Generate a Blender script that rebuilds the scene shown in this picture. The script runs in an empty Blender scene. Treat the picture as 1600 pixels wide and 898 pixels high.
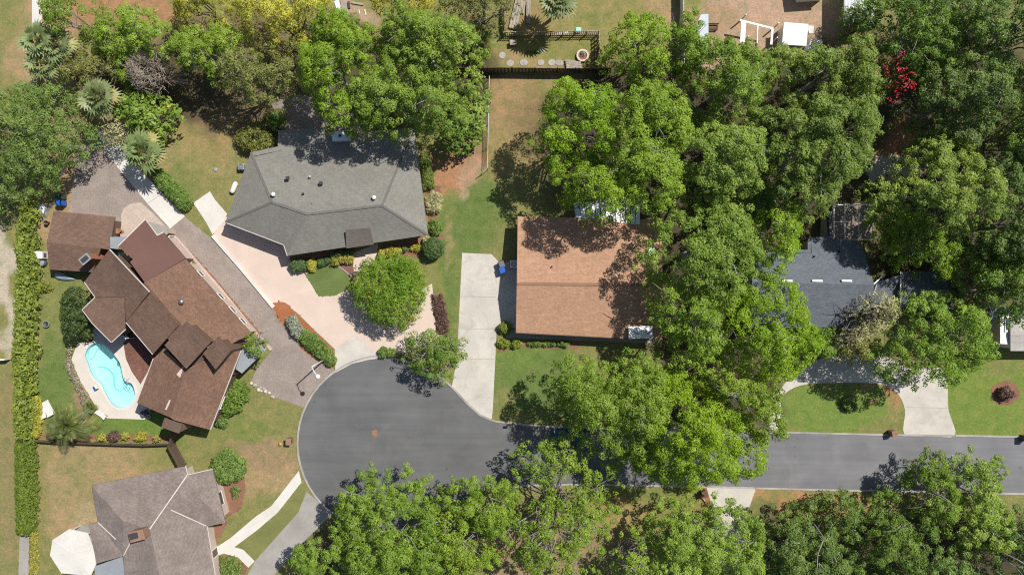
import bpy, bmesh, math, random
import numpy as np
from mathutils import Vector
from mathutils.geometry import tessellate_polygon

# ---------------------------------------------------------------- camera, sky, sun, exposure
H, S = 93.4, 0.075                     # flying height of the drone (m); metres of ground per photo pixel
scene = bpy.context.scene
COL = scene.collection
R = math.radians
cam_d = bpy.data.cameras.new('camera'); cam = bpy.data.objects.new('camera', cam_d); COL.objects.link(cam)
cam.location = (0, 0, H); cam.rotation_euler = (0, 0, 0)
cam_d.sensor_fit = 'HORIZONTAL'; cam_d.sensor_width = 36; cam_d.lens = 36 * H / (1600 * S)
cam_d.clip_start = 1; cam_d.clip_end = 3000
scene.camera = cam
SUN_EL = 57.0
SUN_VEC = Vector((0.78 * math.cos(R(SUN_EL)), 0.626 * math.cos(R(SUN_EL)), math.sin(R(SUN_EL))))
world = bpy.data.worlds.new('World'); scene.world = world; world.use_nodes = True
wn = world.node_tree
sky = wn.nodes.new('ShaderNodeTexSky'); sky.sky_type = 'NISHITA'; sky.sun_disc = False
sky.sun_elevation = R(SUN_EL); sky.sun_rotation = math.atan2(SUN_VEC.x, SUN_VEC.y)
sky.air_density = 1.0; sky.dust_density = 1.2
bg = wn.nodes['Background']; bg.inputs['Strength'].default_value = 0.074
wn.links.new(sky.outputs[0], bg.inputs['Color'])
sun_d = bpy.data.lights.new('sun', 'SUN'); sun_d.energy = 4.6; sun_d.angle = R(0.5); sun_d.color = (1.0, 0.95, 0.87)
sun = bpy.data.objects.new('sun', sun_d); COL.objects.link(sun)
sun.rotation_euler = (-SUN_VEC).to_track_quat('-Z', 'Y').to_euler(); sun.location = (40, 30, 60)
scene.view_settings.view_transform = 'Standard'; scene.view_settings.look = 'None'
scene.view_settings.exposure = 0.29; scene.view_settings.gamma = 1.0
scene.view_settings.use_curve_mapping = False
scene.cycles.max_bounces = 6; scene.cycles.transparent_max_bounces = 12
scene.cycles.use_denoising = False
scene.cycles.filter_width = 1.1

# ---------------------------------------------------------------- helpers
rng = np.random.default_rng(7)
rnd = random.Random(11)
def W(px, py, z=0.0):                  # the place at height z that a photo pixel looks at (straight-down camera)
    f = (H - z) / H * S
    return Vector(((px - 800) * f, (449 - py) * f, z))

def tag(o, label=None, cat=None, group=None, kind=None):
    if label: o['label'] = label
    if cat: o['category'] = cat
    if group: o['group'] = group
    if kind: o['kind'] = kind
    return o
def thing(name, label, cat, loc=(0, 0, 0), rz=0.0, group=None):
    o = bpy.data.objects.new(name, None); COL.objects.link(o)
    o.location = loc; o.rotation_euler = (0, 0, rz); o.empty_display_size = 0.3
    return tag(o, label, cat, group)
def origin_of(o):
    v = Vector((0, 0, 0))
    while o is not None:
        v += o.location; o = o.parent
    return v
def link(name, me, mat, parent=None):
    o = bpy.data.objects.new(name, me); COL.objects.link(o)
    if mat is not None: me.materials.append(mat)
    if parent is not None: o.parent = parent
    return o

class MB:
    """collects simple solids, then links them as one mesh object"""
    def __init__(s): s.v = []; s.f = []
    def add(s, vs, fs):
        b = len(s.v); s.v += [tuple(v) for v in vs]; s.f += [tuple(b + i for i in f) for f in fs]; return s
    def box(s, c, size, rz=0.0, taper=1.0, tilt=0.0):
        x, y, z = size[0] / 2, size[1] / 2, size[2] / 2
        cs, sn = math.cos(rz), math.sin(rz); vs = []
        for zz, t in ((-z, 1.0), (z, taper)):
            for a, b in ((-x, -y), (x, -y), (x, y), (-x, y)):
                a *= t; b *= t; z2 = zz
                if tilt: a, z2 = a * math.cos(tilt) + zz * math.sin(tilt), zz * math.cos(tilt) - a * math.sin(tilt)
                vs.append((c[0] + a * cs - b * sn, c[1] + a * sn + b * cs, c[2] + z2))
        return s.add(vs, [(3, 2, 1, 0), (4, 5, 6, 7), (0, 1, 5, 4), (1, 2, 6, 5), (2, 3, 7, 6), (3, 0, 4, 7)])
    def bar(s, a, b, w, h):            # a box laid between two points
        a, b = Vector(a), Vector(b); d = b - a
        if d.length < 1e-6: return s
        u = d.normalized(); side = u.cross(Vector((0, 0, 1)))
        if side.length < 1e-4: side = Vector((1, 0, 0))
        side.normalize(); up = side.cross(u)
        vs = []
        for p in (a, b):
            for i, j in ((-1, -1), (1, -1), (1, 1), (-1, 1)): vs.append(p + side * i * w / 2 + up * j * h / 2)
        return s.add(vs, [(0, 1, 2, 3), (7, 6, 5, 4), (4, 5, 1, 0), (5, 6, 2, 1), (6, 7, 3, 2), (7, 4, 0, 3)])
    def tube(s, pts, rad, n=6, cap=True):
        pts = [Vector(p) for p in pts]; m = len(pts)
        if not hasattr(rad, '__len__'): rad = [rad] * m
        vs = []; fs = []
        for i, p in enumerate(pts):
            d = (pts[min(i + 1, m - 1)] - pts[max(i - 1, 0)]).normalized()
            side = d.cross(Vector((0.31, 0.17, 0.93)))
            if side.length < 1e-3: side = d.cross(Vector((1, 0, 0)))
            side.normalize(); up = side.cross(d)
            for k in range(n):
                a = 2 * math.pi * k / n
                vs.append(p + (side * math.cos(a) + up * math.sin(a)) * rad[i])
        for i in range(m - 1):
            for k in range(n):
                fs.append((i * n + k, i * n + (k + 1) % n, (i + 1) * n + (k + 1) % n, (i + 1) * n + k))
        if cap: fs += [tuple(range(n - 1, -1, -1)), tuple((m - 1) * n + k for k in range(n))]
        return s.add(vs, fs)
    def lathe(s, c, prof, n=16):       # prof: (radius, z) from the bottom up
        vs = []; fs = []
        for r, z in prof:
            for k in range(n):
                a = 2 * math.pi * k / n; vs.append((c[0] + r * math.cos(a), c[1] + r * math.sin(a), c[2] + z))
        for i in range(len(prof) - 1):
            for k in range(n): fs.append((i * n + k, i * n + (k + 1) % n, (i + 1) * n + (k + 1) % n, (i + 1) * n + k))
        fs += [tuple(range(n - 1, -1, -1)), tuple((len(prof) - 1) * n + k for k in range(n))]
        return s.add(vs, fs)
    def prism(s, pts, z0, z1):         # pts: plan outline in world metres
        pts = [(p[0], p[1]) for p in pts]
        a = sum(pts[i][0] * pts[(i + 1) % len(pts)][1] - pts[(i + 1) % len(pts)][0] * pts[i][1] for i in range(len(pts)))
        if a < 0: pts = pts[::-1]
        n = len(pts)
        vs = [(x, y, z0) for x, y in pts] + [(x, y, z1) for x, y in pts]
        fs = [tuple(range(n - 1, -1, -1)), tuple(range(n, 2 * n))] + [(i, (i + 1) % n, n + (i + 1) % n, n + i) for i in range(n)]
        return s.add(vs, fs)
    def ribbon(s, pts, w, z0, z1, closed=False):  # a strip of width w following a plan line
        P = [Vector((p[0], p[1], 0)) for p in pts]; n = len(P); L = []; Rr = []
        for i in range(n):
            a = P[(i - 1) % n] if closed or i > 0 else P[i]; b = P[(i + 1) % n] if closed or i < n - 1 else P[i]
            d = (b - a).normalized(); q = Vector((-d.y, d.x, 0)) * w / 2
            L.append(P[i] + q); Rr.append(P[i] - q)
        vs = []
        for i in range(n):
            vs += [(L[i].x, L[i].y, z0), (Rr[i].x, Rr[i].y, z0), (Rr[i].x, Rr[i].y, z1), (L[i].x, L[i].y, z1)]
        fs = []
        for i in range(n if closed else n - 1):
            j = (i + 1) % n
            for k in range(4): fs.append((i * 4 + k, i * 4 + (k + 1) % 4, j * 4 + (k + 1) % 4, j * 4 + k))
        if not closed: fs += [(3, 2, 1, 0), tuple((n - 1) * 4 + k for k in range(4))]
        return s.add(vs, fs)
    def build(s, name, mat, parent=None, smooth=False, bevel=0.0, fix=True):
        o0 = origin_of(parent) if parent is not None and not parent.get('local') else Vector((0, 0, 0))
        me = bpy.data.meshes.new(name)
        me.from_pydata([(v[0] - o0.x, v[1] - o0.y, v[2] - o0.z) for v in s.v], [], s.f)
        if fix or bevel:
            bm = bmesh.new(); bm.from_mesh(me)
            bmesh.ops.recalc_face_normals(bm, faces=bm.faces)
            if bevel:
                bmesh.ops.bevel(bm, geom=[e for e in bm.edges if e.is_manifold and e.calc_face_angle(0) > 0.6], offset=bevel, segments=2, profile=0.6, affect='EDGES', clamp_overlap=True)
            bm.to_mesh(me); bm.free()
        if smooth:
            me.polygons.foreach_set('use_smooth', [True] * len(me.polygons))
        me.update()
        return link(name, me, mat, parent)

def curve(pts, n=6, closed=True):      # Catmull-Rom through photo pixels or plan points
    out = []; m = len(pts)
    for i in range(m if closed else m - 1):
        p = [pts[(i + k) % m] if closed else pts[min(max(i + k, 0), m - 1)] for k in (-1, 0, 1, 2)]
        for j in range(n):
            t = j / n
            out.append(tuple(0.5 * (2 * p[1][k] + (p[2][k] - p[0][k]) * t + (2 * p[0][k] - 5 * p[1][k] + 4 * p[2][k] - p[3][k]) * t * t
                       + (3 * p[1][k] - p[0][k] - 3 * p[2][k] + p[3][k]) * t ** 3) for k in (0, 1)))
    if not closed: out.append(tuple(pts[-1][:2]))
    return out
def sheet(name, px, z, mat, smooth=0, kind='structure', rough=0.0):
    pts = curve(px, smooth) if smooth else px
    P = [W(*p) for p in pts]
    if rough:                          # a ragged natural edge
        Q = []
        for i, p in enumerate(P):
            q = P[(i + 1) % len(P)]; n = max(1, int((q - p).length / 0.13))
            for k in range(n): Q.append(p.lerp(q, k / n) + Vector((rnd.gauss(0, rough), rnd.gauss(0, rough), 0)))
        P = Q
    tri = tessellate_polygon([P])
    me = bpy.data.meshes.new(name)
    me.from_pydata([(p.x, p.y, z) for p in P], [], [tuple(t) for t in tri])
    bm = bmesh.new(); bm.from_mesh(me)
    for f in bm.faces:
        f.normal_update()
        if f.normal.z < 0: f.normal_flip()
    bm.to_mesh(me); bm.free()
    o = link(name, me, mat)
    return tag(o, kind=kind)

# ---------------------------------------------------------------- materials
MATS = {}
def newmat(name):
    m = bpy.data.materials.new(name); m.use_nodes = True; MATS[name] = m
    nt = m.node_tree; b = nt.nodes['Principled BSDF']; b.inputs['Specular IOR Level'].default_value = 0.25
    return m, nt, b
def N(nt, t, **kw):
    n = nt.nodes.new(t)
    for k, v in kw.items(): setattr(n, k, v)
    return n
def setin(n, **kw):
    for k, v in kw.items(): n.inputs[k.replace('_', ' ')].default_value = v
    return n
def c4(c): return (c[0], c[1], c[2], 1)
def ramp(nt, fac, stops):
    r = N(nt, 'ShaderNodeValToRGB'); e = r.color_ramp.elements
    while len(e) < len(stops): e.new(0.5)
    for el, (p, c) in zip(e, stops): el.position = p; el.color = c4(c) if hasattr(c, '__len__') else (c, c, c, 1)
    nt.links.new(fac, r.inputs[0]); return r.outputs[0]
def mix(nt, a, b, fac, mode='MIX'):
    m = N(nt, 'ShaderNodeMix', data_type='RGBA', blend_type=mode)
    for sock, val in ((m.inputs['Factor'], fac), (m.inputs[6], a), (m.inputs[7], b)):
        if hasattr(val, 'is_linked') or hasattr(val, 'links'): nt.links.new(val, sock)
        else: sock.default_value = c4(val) if hasattr(val, '__len__') else val
    return m.outputs[2]
def noise(nt, vec, scale, detail=4, rough=0.6, dist=0.0):
    n = N(nt, 'ShaderNodeTexNoise'); setin(n, Scale=scale, Detail=detail, Roughness=rough, Distortion=dist)
    nt.links.new(vec, n.inputs['Vector']); return n.outputs[0]
def mottled(name, c1, c2, scale=6.0, rough=0.9, bump=0.2, big=0.25, bigscale=0.35, contrast=0.25, spec=0.2, stain=None, metal=0.0):
    """two base colours mixed by fine noise, with broad wear over it"""
    m, nt, b = newmat(name)
    tc = N(nt, 'ShaderNodeTexCoord').outputs['Object']
    geo = N(nt, 'ShaderNodeNewGeometry').outputs['Position']
    f = noise(nt, geo, scale, 6, 0.7)
    col = ramp(nt, f, [(0.5 - contrast, c1), (0.5 + contrast, c2)])
    w = noise(nt, geo, bigscale, 3, 0.55, 0.4)
    wr = ramp(nt, w, [(0.3, 1 - big), (0.7, 1 + big * 0.4)])
    col = mix(nt, col, wr, 1.0, 'MULTIPLY')
    if stain:
        sc, amount, colr = stain
        sn = ramp(nt, noise(nt, geo, sc, 5, 0.65, 1.0), [(0.52, 0.0), (0.7, amount)])
        col = mix(nt, col, colr, sn)
    nt.links.new(col, b.inputs['Base Color'])
    setin(b, Roughness=rough, Metallic=metal); b.inputs['Specular IOR Level'].default_value = spec
    if bump:
        bp = N(nt, 'ShaderNodeBump'); setin(bp, Strength=bump, Distance=0.05)
        nt.links.new(f, bp.inputs['Height']); nt.links.new(bp.outputs[0], b.inputs['Normal'])
    return m
def bricks(name, c1, c2, mortar, bw, bh, msize, coord='UV', rough=0.9, big=0.2, bump=0.3, rot=0.0, streak=None, var=0.18, bigscale=0.45):
    m, nt, b = newmat(name)
    tc = N(nt, 'ShaderNodeTexCoord'); src = tc.outputs['UV'] if coord == 'UV' else N(nt, 'ShaderNodeNewGeometry').outputs['Position']
    mp = N(nt, 'ShaderNodeMapping'); mp.inputs['Rotation'].default_value = (0, 0, rot); nt.links.new(src, mp.inputs['Vector'])
    br = N(nt, 'ShaderNodeTexBrick'); setin(br, Color1=c4(c1), Color2=c4(c2), Mortar=c4(mortar), Scale=1.0)
    br.inputs['Mortar Size'].default_value = msize; br.inputs['Brick Width'].default_value = bw; br.inputs['Row Height'].default_value = bh
    br.inputs['Bias'].default_value = 0.0
    nt.links.new(mp.outputs[0], br.inputs['Vector'])
    geo = N(nt, 'ShaderNodeNewGeometry').outputs['Position']
    w = ramp(nt, noise(nt, geo, bigscale, 4, 0.6, 0.5), [(0.3, 1 - big), (0.72, 1 + big * 0.5)])
    col = mix(nt, br.outputs[0], w, 1.0, 'MULTIPLY')
    fine = ramp(nt, noise(nt, geo, 7.0, 5, 0.75), [(0.3, 1 - var), (0.7, 1 + var)])
    col = mix(nt, col, fine, 1.0, 'MULTIPLY')
    if streak:                         # weather stains running down the slope
        mp2 = N(nt, 'ShaderNodeMapping'); mp2.inputs['Scale'].default_value = (1.0, 0.18, 1.0); nt.links.new(src, mp2.inputs['Vector'])
        sf = ramp(nt, noise(nt, mp2.outputs[0], 1.3, 4, 0.65), [(0.45, 0.0), (0.75, streak[0])])
        col = mix(nt, col, streak[1], sf)
    nt.links.new(col, b.inputs['Base Color']); setin(b, Roughness=rough)
    bp = N(nt, 'ShaderNodeBump'); setin(bp, Strength=bump, Distance=0.03)
    nt.links.new(br.outputs['Fac'], bp.inputs['Height']); bp.invert = True
    nt.links.new(bp.outputs[0], b.inputs['Normal'])
    return m
def leafmat(name, c1, c2, trans=0.28, dead=None):
    m, nt, b = newmat(name)
    at = N(nt, 'ShaderNodeAttribute', attribute_name='tint')
    stops = [(0.0, c1), (1.0, c2)] if dead is None else [(0.0, c1), (0.82, c2), (0.95, dead)]
    col = ramp(nt, at.outputs['Fac'], stops)
    oi = N(nt, 'ShaderNodeObjectInfo').outputs['Random']         # every plant has its own green
    hs = N(nt, 'ShaderNodeHueSaturation'); nt.links.new(col, hs.inputs['Color'])
    for sock, lo, hi, k in (('Hue', .497, .509, 1.0), ('Saturation', .99, 1.12, 7.3), ('Value', 1.20, 1.42, 3.7)):
        mm = N(nt, 'ShaderNodeMath', operation='MULTIPLY'); mm.inputs[1].default_value = k; nt.links.new(oi, mm.inputs[0])
        fr = N(nt, 'ShaderNodeMath', operation='FRACT'); nt.links.new(mm.outputs[0], fr.inputs[0])
        mr = N(nt, 'ShaderNodeMapRange'); setin(mr, To_Min=lo, To_Max=hi); nt.links.new(fr.outputs[0], mr.inputs['Value']); nt.links.new(mr.outputs[0], hs.inputs[sock])
    col = hs.outputs[0]
    nt.links.new(col, b.inputs['Base Color']); setin(b, Roughness=0.5); b.inputs['Specular IOR Level'].default_value = 0.4
    tr = N(nt, 'ShaderNodeBsdfTranslucent')
    tcol = mix(nt, col, (1.15, 1.25, 0.45), 0.7, 'MULTIPLY'); nt.links.new(tcol, tr.inputs[0])
    mx = N(nt, 'ShaderNodeMixShader'); mx.inputs[0].default_value = trans
    nt.links.new(b.outputs[0], mx.inputs[1]); nt.links.new(tr.outputs[0], mx.inputs[2])
    nt.links.new(mx.outputs[0], nt.nodes['Material Output'].inputs[0])
    return m
def plain(name, c, rough=0.5, metal=0.0, spec=0.4, var=0.12, scale=3.0):
    return mottled(name, tuple(x * (1 - var) for x in c), tuple(min(1, x * (1 + var)) for x in c), scale, rough, 0.0, 0.08, 0.8, 0.3, spec, None, metal)

M_ = MATS
mottled('asphalt', (.103, .105, .108), (.139, .141, .143), 9, .9, .15, .18, .22, .3, .2, (0.35, .35, (.155, .15, .145)))
mottled('concrete', (.43, .405, .36), (.54, .51, .46), 5, .9, .1, .16, .35, .3, .2, (0.5, .55, (.31, .285, .245)))
mottled('concrete_white', (.52, .50, .46), (.62, .60, .56), 5, .9, .1, .12, .4, .3, .2, (0.7, .25, (.45, .43, .38)))
mottled('concrete_grey', (.26, .245, .225), (.34, .325, .30), 5, .9, .1, .2, .4, .3, .2, (0.6, .4, (.2, .185, .165)))
mottled('kerb_concrete', (.27, .255, .23), (.40, .38, .35), 4, .9, .1, .25, .5, .3, .2)
mottled('pink_drive', (.50, .40, .335), (.59, .485, .42), 5, .9, .05, .08, .4, .35, .2, (0.9, .2, (.46, .37, .30)))
mottled('pool_deck_stone', (.50, .455, .40), (.58, .535, .475), 4, .9, .05, .08, .5, .3, .2)
bricks('pavers', (.265, .218, .192), (.305, .258, .228), (.22, .182, .16), .28, .14, .014, 'POS', rot=R(41), big=.2, var=.22)
bricks('cream_pavers', (.44, .36, .30), (.50, .42, .36), (.38, .31, .26), .28, .14, .014, 'POS', rot=R(20), big=.12)
bricks('red_brick_paving', (.16, .075, .055), (.235, .11, .082), (.12, .07, .056), .28, .14, .016, 'POS', rot=R(-30), big=.2)
mottled('brick_wall', (.21, .125, .088), (.31, .20, .145), 9, .9, .3, .2, 1.2)
def shingles(name, a, b, m, streak, var=.2, big=.18): bricks(name, a, b, m, .30, .135, .008, 'UV', .95, big, .35, 0, streak, var)
shingles('brown_shingles', (0.143, 0.090, 0.067), (0.198, 0.123, 0.090), (0.094, 0.064, 0.050), (.5, (.115, .08, .063)))
shingles('tan_brown_shingles', (0.156, 0.092, 0.064), (0.224, 0.130, 0.089), (0.094, 0.060, 0.045), (.6, (.12, .078, .06)))
shingles('taupe_shingles', (.165, .145, .126), (.20, .178, .155), (.13, .115, .10), (.2, (.16, .14, .122)), .12, .08)
shingles('grey_shingles', (0.196, 0.190, 0.168), (0.233, 0.227, 0.202), (0.140, 0.134, 0.123), (.3, (.15, .142, .125)), .16, .1)
shingles('orange_shingles', (.365, .212, .133), (.45, .275, .182), (.26, .148, .095), (.25, (.33, .195, .13)), .16, .12)
shingles('slate_shingles', (0.106, 0.122, 0.145), (0.143, 0.161, 0.187), (0.069, 0.081, 0.097), (.2, (.11, .12, .136)), .15, .12)
shingles('weathered_shingles', (0.209, 0.171, 0.152), (0.268, 0.227, 0.203), (0.150, 0.120, 0.107), (.6, (.14, .115, .102)), .18, .22)
shingles('pale_shingles', (.36, .34, .32), (.43, .41, .39), (.28, .26, .25), (.2, (.33, .31, .29)))
mottled('membrane_roof', (.112, .060, .050), (.138, .073, .06), 3, .8, .05, .15, .25, .3, .25)
plain('white_paint', (.72, .71, .68), .5)
plain('cream_wall', (.55, .46, .40), .85)
plain('pink_stucco', (.50, .40, .35), .9)
plain('brown_wall', (.13, .085, .06), .85)
plain('grey_wall', (.34, .33, .31), .85)
plain('white_metal', (.68, .70, .72), .4)
plain('grey_metal', (.33, .36, .38), .45, 0.3)
plain('steel', (.5, .5, .5), .3, 0.9)
plain('black_plastic', (.02, .02, .022), .45)
plain('dark_metal', (.045, .045, .05), .5)
plain('blue_plastic', (.02, .10, .42), .35)
plain('green_plastic', (.03, .06, .045), .4)
plain('teal_plastic', (.25, .55, .48), .45)
plain('grey_plastic', (.12, .13, .15), .45)
plain('pale_blue_hull', (.22, .30, .38), .4)
plain('orange_plastic', (.50, .22, .07), .5)
plain('terracotta', (.28, .14, .09), .8)
plain('car_paint', (.015, .07, .09), .2, 0.3, .6)
plain('car_glass', (.03, .045, .055), .08, 0.0, .7)
plain('rubber', (.02, .02, .02), .8)
mottled('weathered_wood', (.26, .22, .18), (.42, .37, .31), 5, .9, .2, .2, .8)
mottled('dark_wood', (.05, .036, .028), (.085, .062, .048), 5, .9, .2, .2, .6)
mottled('brown_wood', (.10, .07, .05), (.15, .105, .08), 5, .9, .2, .2, .6)
mottled('bark', (.10, .085, .07), (.19, .17, .145), 5, .95, .3, .2, .8)
mottled('pale_bark', (.20, .185, .165), (.36, .34, .31), 4, .95, .3, .2, .8)
mottled('dead_twig', (.36, .30, .24), (.52, .45, .38), 4, .95, .2, .2, .8)
mottled('mulch', (.17, .085, .055), (.27, .145, .095), 8, .95, .5, .2, .8)
mottled('red_mulch', (.26, .095, .04), (.34, .14, .065), 8, .95, .5, .15, .8)
mottled('plum_mulch', (.15, .075, .058), (.235, .125, .10), 8, .95, .5, .2, .9)
mottled('lawn_green', (.085, .13, .038), (.15, .19, .062), 5, .95, .4, .22, .3, .3, .1, (0.6, .35, (.2, .17, .075)))
mottled('lawn_bright', (.10, .165, .03), (.17, .225, .055), 4, .95, .4, .2, .35, .3, .1, (0.45, .45, (.24, .20, .075)))
mottled('sand', (.36, .32, .26), (.45, .41, .34), 6, .95, .3, .2, .5)
mottled('stone', (.28, .26, .24), (.40, .38, .35), 4, .9, .3, .2, 1.0)
mottled('pool_plaster', (.70, .78, .78), (.76, .83, .82), 2, .8, .0, .05, .5)
plain('pool_tile', (.16, .38, .42), .4)
plain('pool_line', (.36, .60, .62), .4)
plain('pale_blue_metal', (.46, .52, .56), .45)
plain('gutter_paint', (.50, .46, .43), .5)
plain('window_glass', (.05, .07, .085), .06, 0.0, .8)
plain('skylight_glass', (.16, .22, .27), .12, 0.0, .8)
plain('orange_paint', (.30, .13, .08), .9)
plain('road_paint', (.26, .135, .085), .9)
mottled('lawn_strip', (.13, .15, .05), (.20, .205, .075), 5, .95, .4, .22, .3, .3, .1, (0.6, .3, (.25, .2, .09)))
# pool water lets the sun through, tints it and mirrors a little sky
m, nt, b = newmat('pool_water')
fr = N(nt, 'ShaderNodeFresnel'); fr.inputs[0].default_value = 1.33
tr = N(nt, 'ShaderNodeBsdfTransparent'); tr.inputs[0].default_value = (.65, .92, .945, 1)
gl = N(nt, 'ShaderNodeBsdfGlossy'); gl.inputs['Roughness'].default_value = 0.03
bpn = N(nt, 'ShaderNodeBump'); setin(bpn, Strength=.15, Distance=.05)
nt.links.new(noise(nt, N(nt, 'ShaderNodeNewGeometry').outputs['Position'], 2.2, 3, .5, .6), bpn.inputs['Height'])
nt.links.new(bpn.outputs[0], gl.inputs['Normal'])
mx = N(nt, 'ShaderNodeMixShader')
nt.links.new(fr.outputs[0], mx.inputs[0]); nt.links.new(tr.outputs[0], mx.inputs[1]); nt.links.new(gl.outputs[0], mx.inputs[2])
nt.links.new(mx.outputs[0], nt.nodes['Material Output'].inputs[0])
m = M_['asphalt']; nt = m.node_tree; b = nt.nodes['Principled BSDF']; src = b.inputs['Base Color'].links[0].from_socket
sx = N(nt, 'ShaderNodeSeparateXYZ'); nt.links.new(N(nt, 'ShaderNodeNewGeometry').outputs['Position'], sx.inputs[0])
mr = N(nt, 'ShaderNodeMapRange'); setin(mr, From_Min=-5.0, From_Max=38.0); nt.links.new(sx.outputs['X'], mr.inputs['Value'])
wear = ramp(nt, mr.outputs[0], [(0.0, (1, 1, 1)), (1.0, (1.42, 1.40, 1.45))])
mpp = N(nt, 'ShaderNodeMapping'); mpp.inputs['Scale'].default_value = (.06, 1.1, 1); nt.links.new(N(nt, 'ShaderNodeNewGeometry').outputs['Position'], mpp.inputs['Vector'])
lane = ramp(nt, noise(nt, mpp.outputs[0], 1.0, 4, .6), [(.3, .90), (.7, 1.10)])
drip = ramp(nt, noise(nt, N(nt, 'ShaderNodeNewGeometry').outputs['Position'], 1.1, 2, .5), [(.70, (1, 1, 1)), (.76, (.72, .71, .70))])
nt.links.new(mix(nt, mix(nt, mix(nt, src, wear, 1.0, 'MULTIPLY'), lane, 1.0, 'MULTIPLY'), drip, 1.0, 'MULTIPLY'), b.inputs['Base Color'])
# the ground: the colour of soil and turf, with painted canopy shade, is stored in the sheet, fine grain comes from noise
m, nt, b = newmat('ground')
at = N(nt, 'ShaderNodeAttribute', attribute_name='soil')
geo = N(nt, 'ShaderNodeNewGeometry').outputs['Position']
f1 = noise(nt, geo, 5.0, 6, .75); f2 = noise(nt, geo, .9, 5, .65, .6); f3 = noise(nt, geo, 17.0, 3, .7)
col = mix(nt, at.outputs['Color'], ramp(nt, f1, [(.28, .70), (.72, 1.42)]), 1.0, 'MULTIPLY')
col = mix(nt, col, ramp(nt, f2, [(.3, (.78, .90, .72)), (.5, (1.05, 1.05, 1.02)), (.72, (1.38, 1.18, 1.15))]), 1.0, 'MULTIPLY')
tuft = ramp(nt, noise(nt, geo, 2.1, 4, .7, .8), [(.52, 0.0), (.72, .45)])
col = mix(nt, col, mix(nt, col, (1.55, 1.28, 1.15), 1.0, 'MULTIPLY'), tuft)
col = mix(nt, col, ramp(nt, f3, [(.3, .85), (.7, 1.15)]), 1.0, 'MULTIPLY')
nt.links.new(col, b.inputs['Base Color']); setin(b, Roughness=.95); b.inputs['Specular IOR Level'].default_value = .1
bp = N(nt, 'ShaderNodeBump'); setin(bp, Strength=.5, Distance=.08); nt.links.new(f1, bp.inputs['Height']); nt.links.new(bp.outputs[0], b.inputs['Normal'])
# foliage
leafmat('leaf_oak', (.105, .165, .024), (.235, .31, .054))
leafmat('leaf_oak_bright', (.11, .18, .020), (.24, .325, .050))
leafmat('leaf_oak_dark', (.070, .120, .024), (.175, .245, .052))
leafmat('leaf_olive', (.115, .125, .034), (.215, .22, .07))
leafmat('leaf_soft', (.075, .125, .030), (.17, .225, .060))
leafmat('leaf_bamboo', (.18, .19, .028), (.46, .41, .07))
leafmat('leaf_weeping', (.075, .15, .012), (.155, .25, .024), .28, (.30, .19, .05))
leafmat('leaf_lush', (.10, .17, .026), (.22, .29, .06), .28, (.42, .33, .07))
leafmat('leaf_hedge', (.10, .138, .020), (.23, .265, .045), .28)
leafmat('leaf_hedge_flat', (.085, .125, .024), (.165, .21, .045), .35)
leafmat('leaf_yellow', (.22, .215, .04), (.42, .38, .10), .35)
leafmat('leaf_topiary', (.055, .095, .032), (.11, .16, .058), .3)
leafmat('leaf_shrub', (.085, .14, .028), (.175, .235, .06), .28)
leafmat('leaf_grey', (.14, .165, .11), (.34, .36, .31), .3)
leafmat('leaf_darkest', (.035, .055, .018), (.08, .115, .035))
leafmat('leaf_red', (.38, .02, .03), (.50, .06, .07), .35)
leafmat('leaf_plum', (.075, .05, .042), (.14, .08, .065), .25)
leafmat('leaf_dry', (.24, .235, .11), (.46, .43, .25), .3)
leafmat('leaf_dead', (.20, .165, .12), (.38, .32, .24), .25)
leafmat('leaf_palm', (.10, .14, .055), (.25, .29, .14), .3, (.33, .29, .13))
leafmat('leaf_fern', (.060, .095, .024), (.15, .175, .05), .35, (.36, .30, .10))
# ---------------------------------------------------------------- ground
POOL_PX = [(x / 4.725 + 100, y / 4.725 + 500) for x, y in [(152, 262), (172, 205), (222, 166), (280, 168), (332, 202), (382, 255), (420, 310), (438, 380), (455, 438), (500, 455), (525, 500), (530, 560), (500, 622), (440, 650), (380, 640), (330, 590), (290, 520), (268, 472), (220, 430), (188, 370), (165, 300)]]
POOL = [W(*p) for p in curve(POOL_PX, 4)]
def inside(P, X, Y):
    r = np.zeros(X.shape, bool); n = len(P); j = n - 1
    for i in range(n):
        xi, yi, xj, yj = P[i][0], P[i][1], P[j][0], P[j][1]
        if yi != yj:
            r ^= ((yi > Y) != (yj > Y)) & (X < (xj - xi) * (Y - yi) / (yj - yi) + xi)
        j = i
    return r
def edge_dist(P, X, Y):
    d = np.full(X.shape, 1e9); n = len(P)
    for i in range(n):
        ax, ay = P[i][0], P[i][1]; bx, by = P[(i + 1) % n][0], P[(i + 1) % n][1]
        L = max((bx - ax) ** 2 + (by - ay) ** 2, 1e-9)
        t = np.clip(((X - ax) * (bx - ax) + (Y - ay) * (by - ay)) / L, 0, 1)
        d = np.minimum(d, np.hypot(X - ax - t * (bx - ax), Y - ay - t * (by - ay)))
    return d
GREEN = (.095, .135, .04); DRY = (.215, .165, .075); OLIVE = (.155, .155, .06); TAN = (.255, .185, .105); RUST = (.27, .145, .085)
PINKD = (.30, .215, .155); SAND = (.34, .305, .25); LITTER_SHADE = (.055, .048, .030); BRIGHT = (.115, .165, .04); BROWNG = (.20, .15, .09)  # leaf litter tone darkened to paint in the shade under the trees
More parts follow.
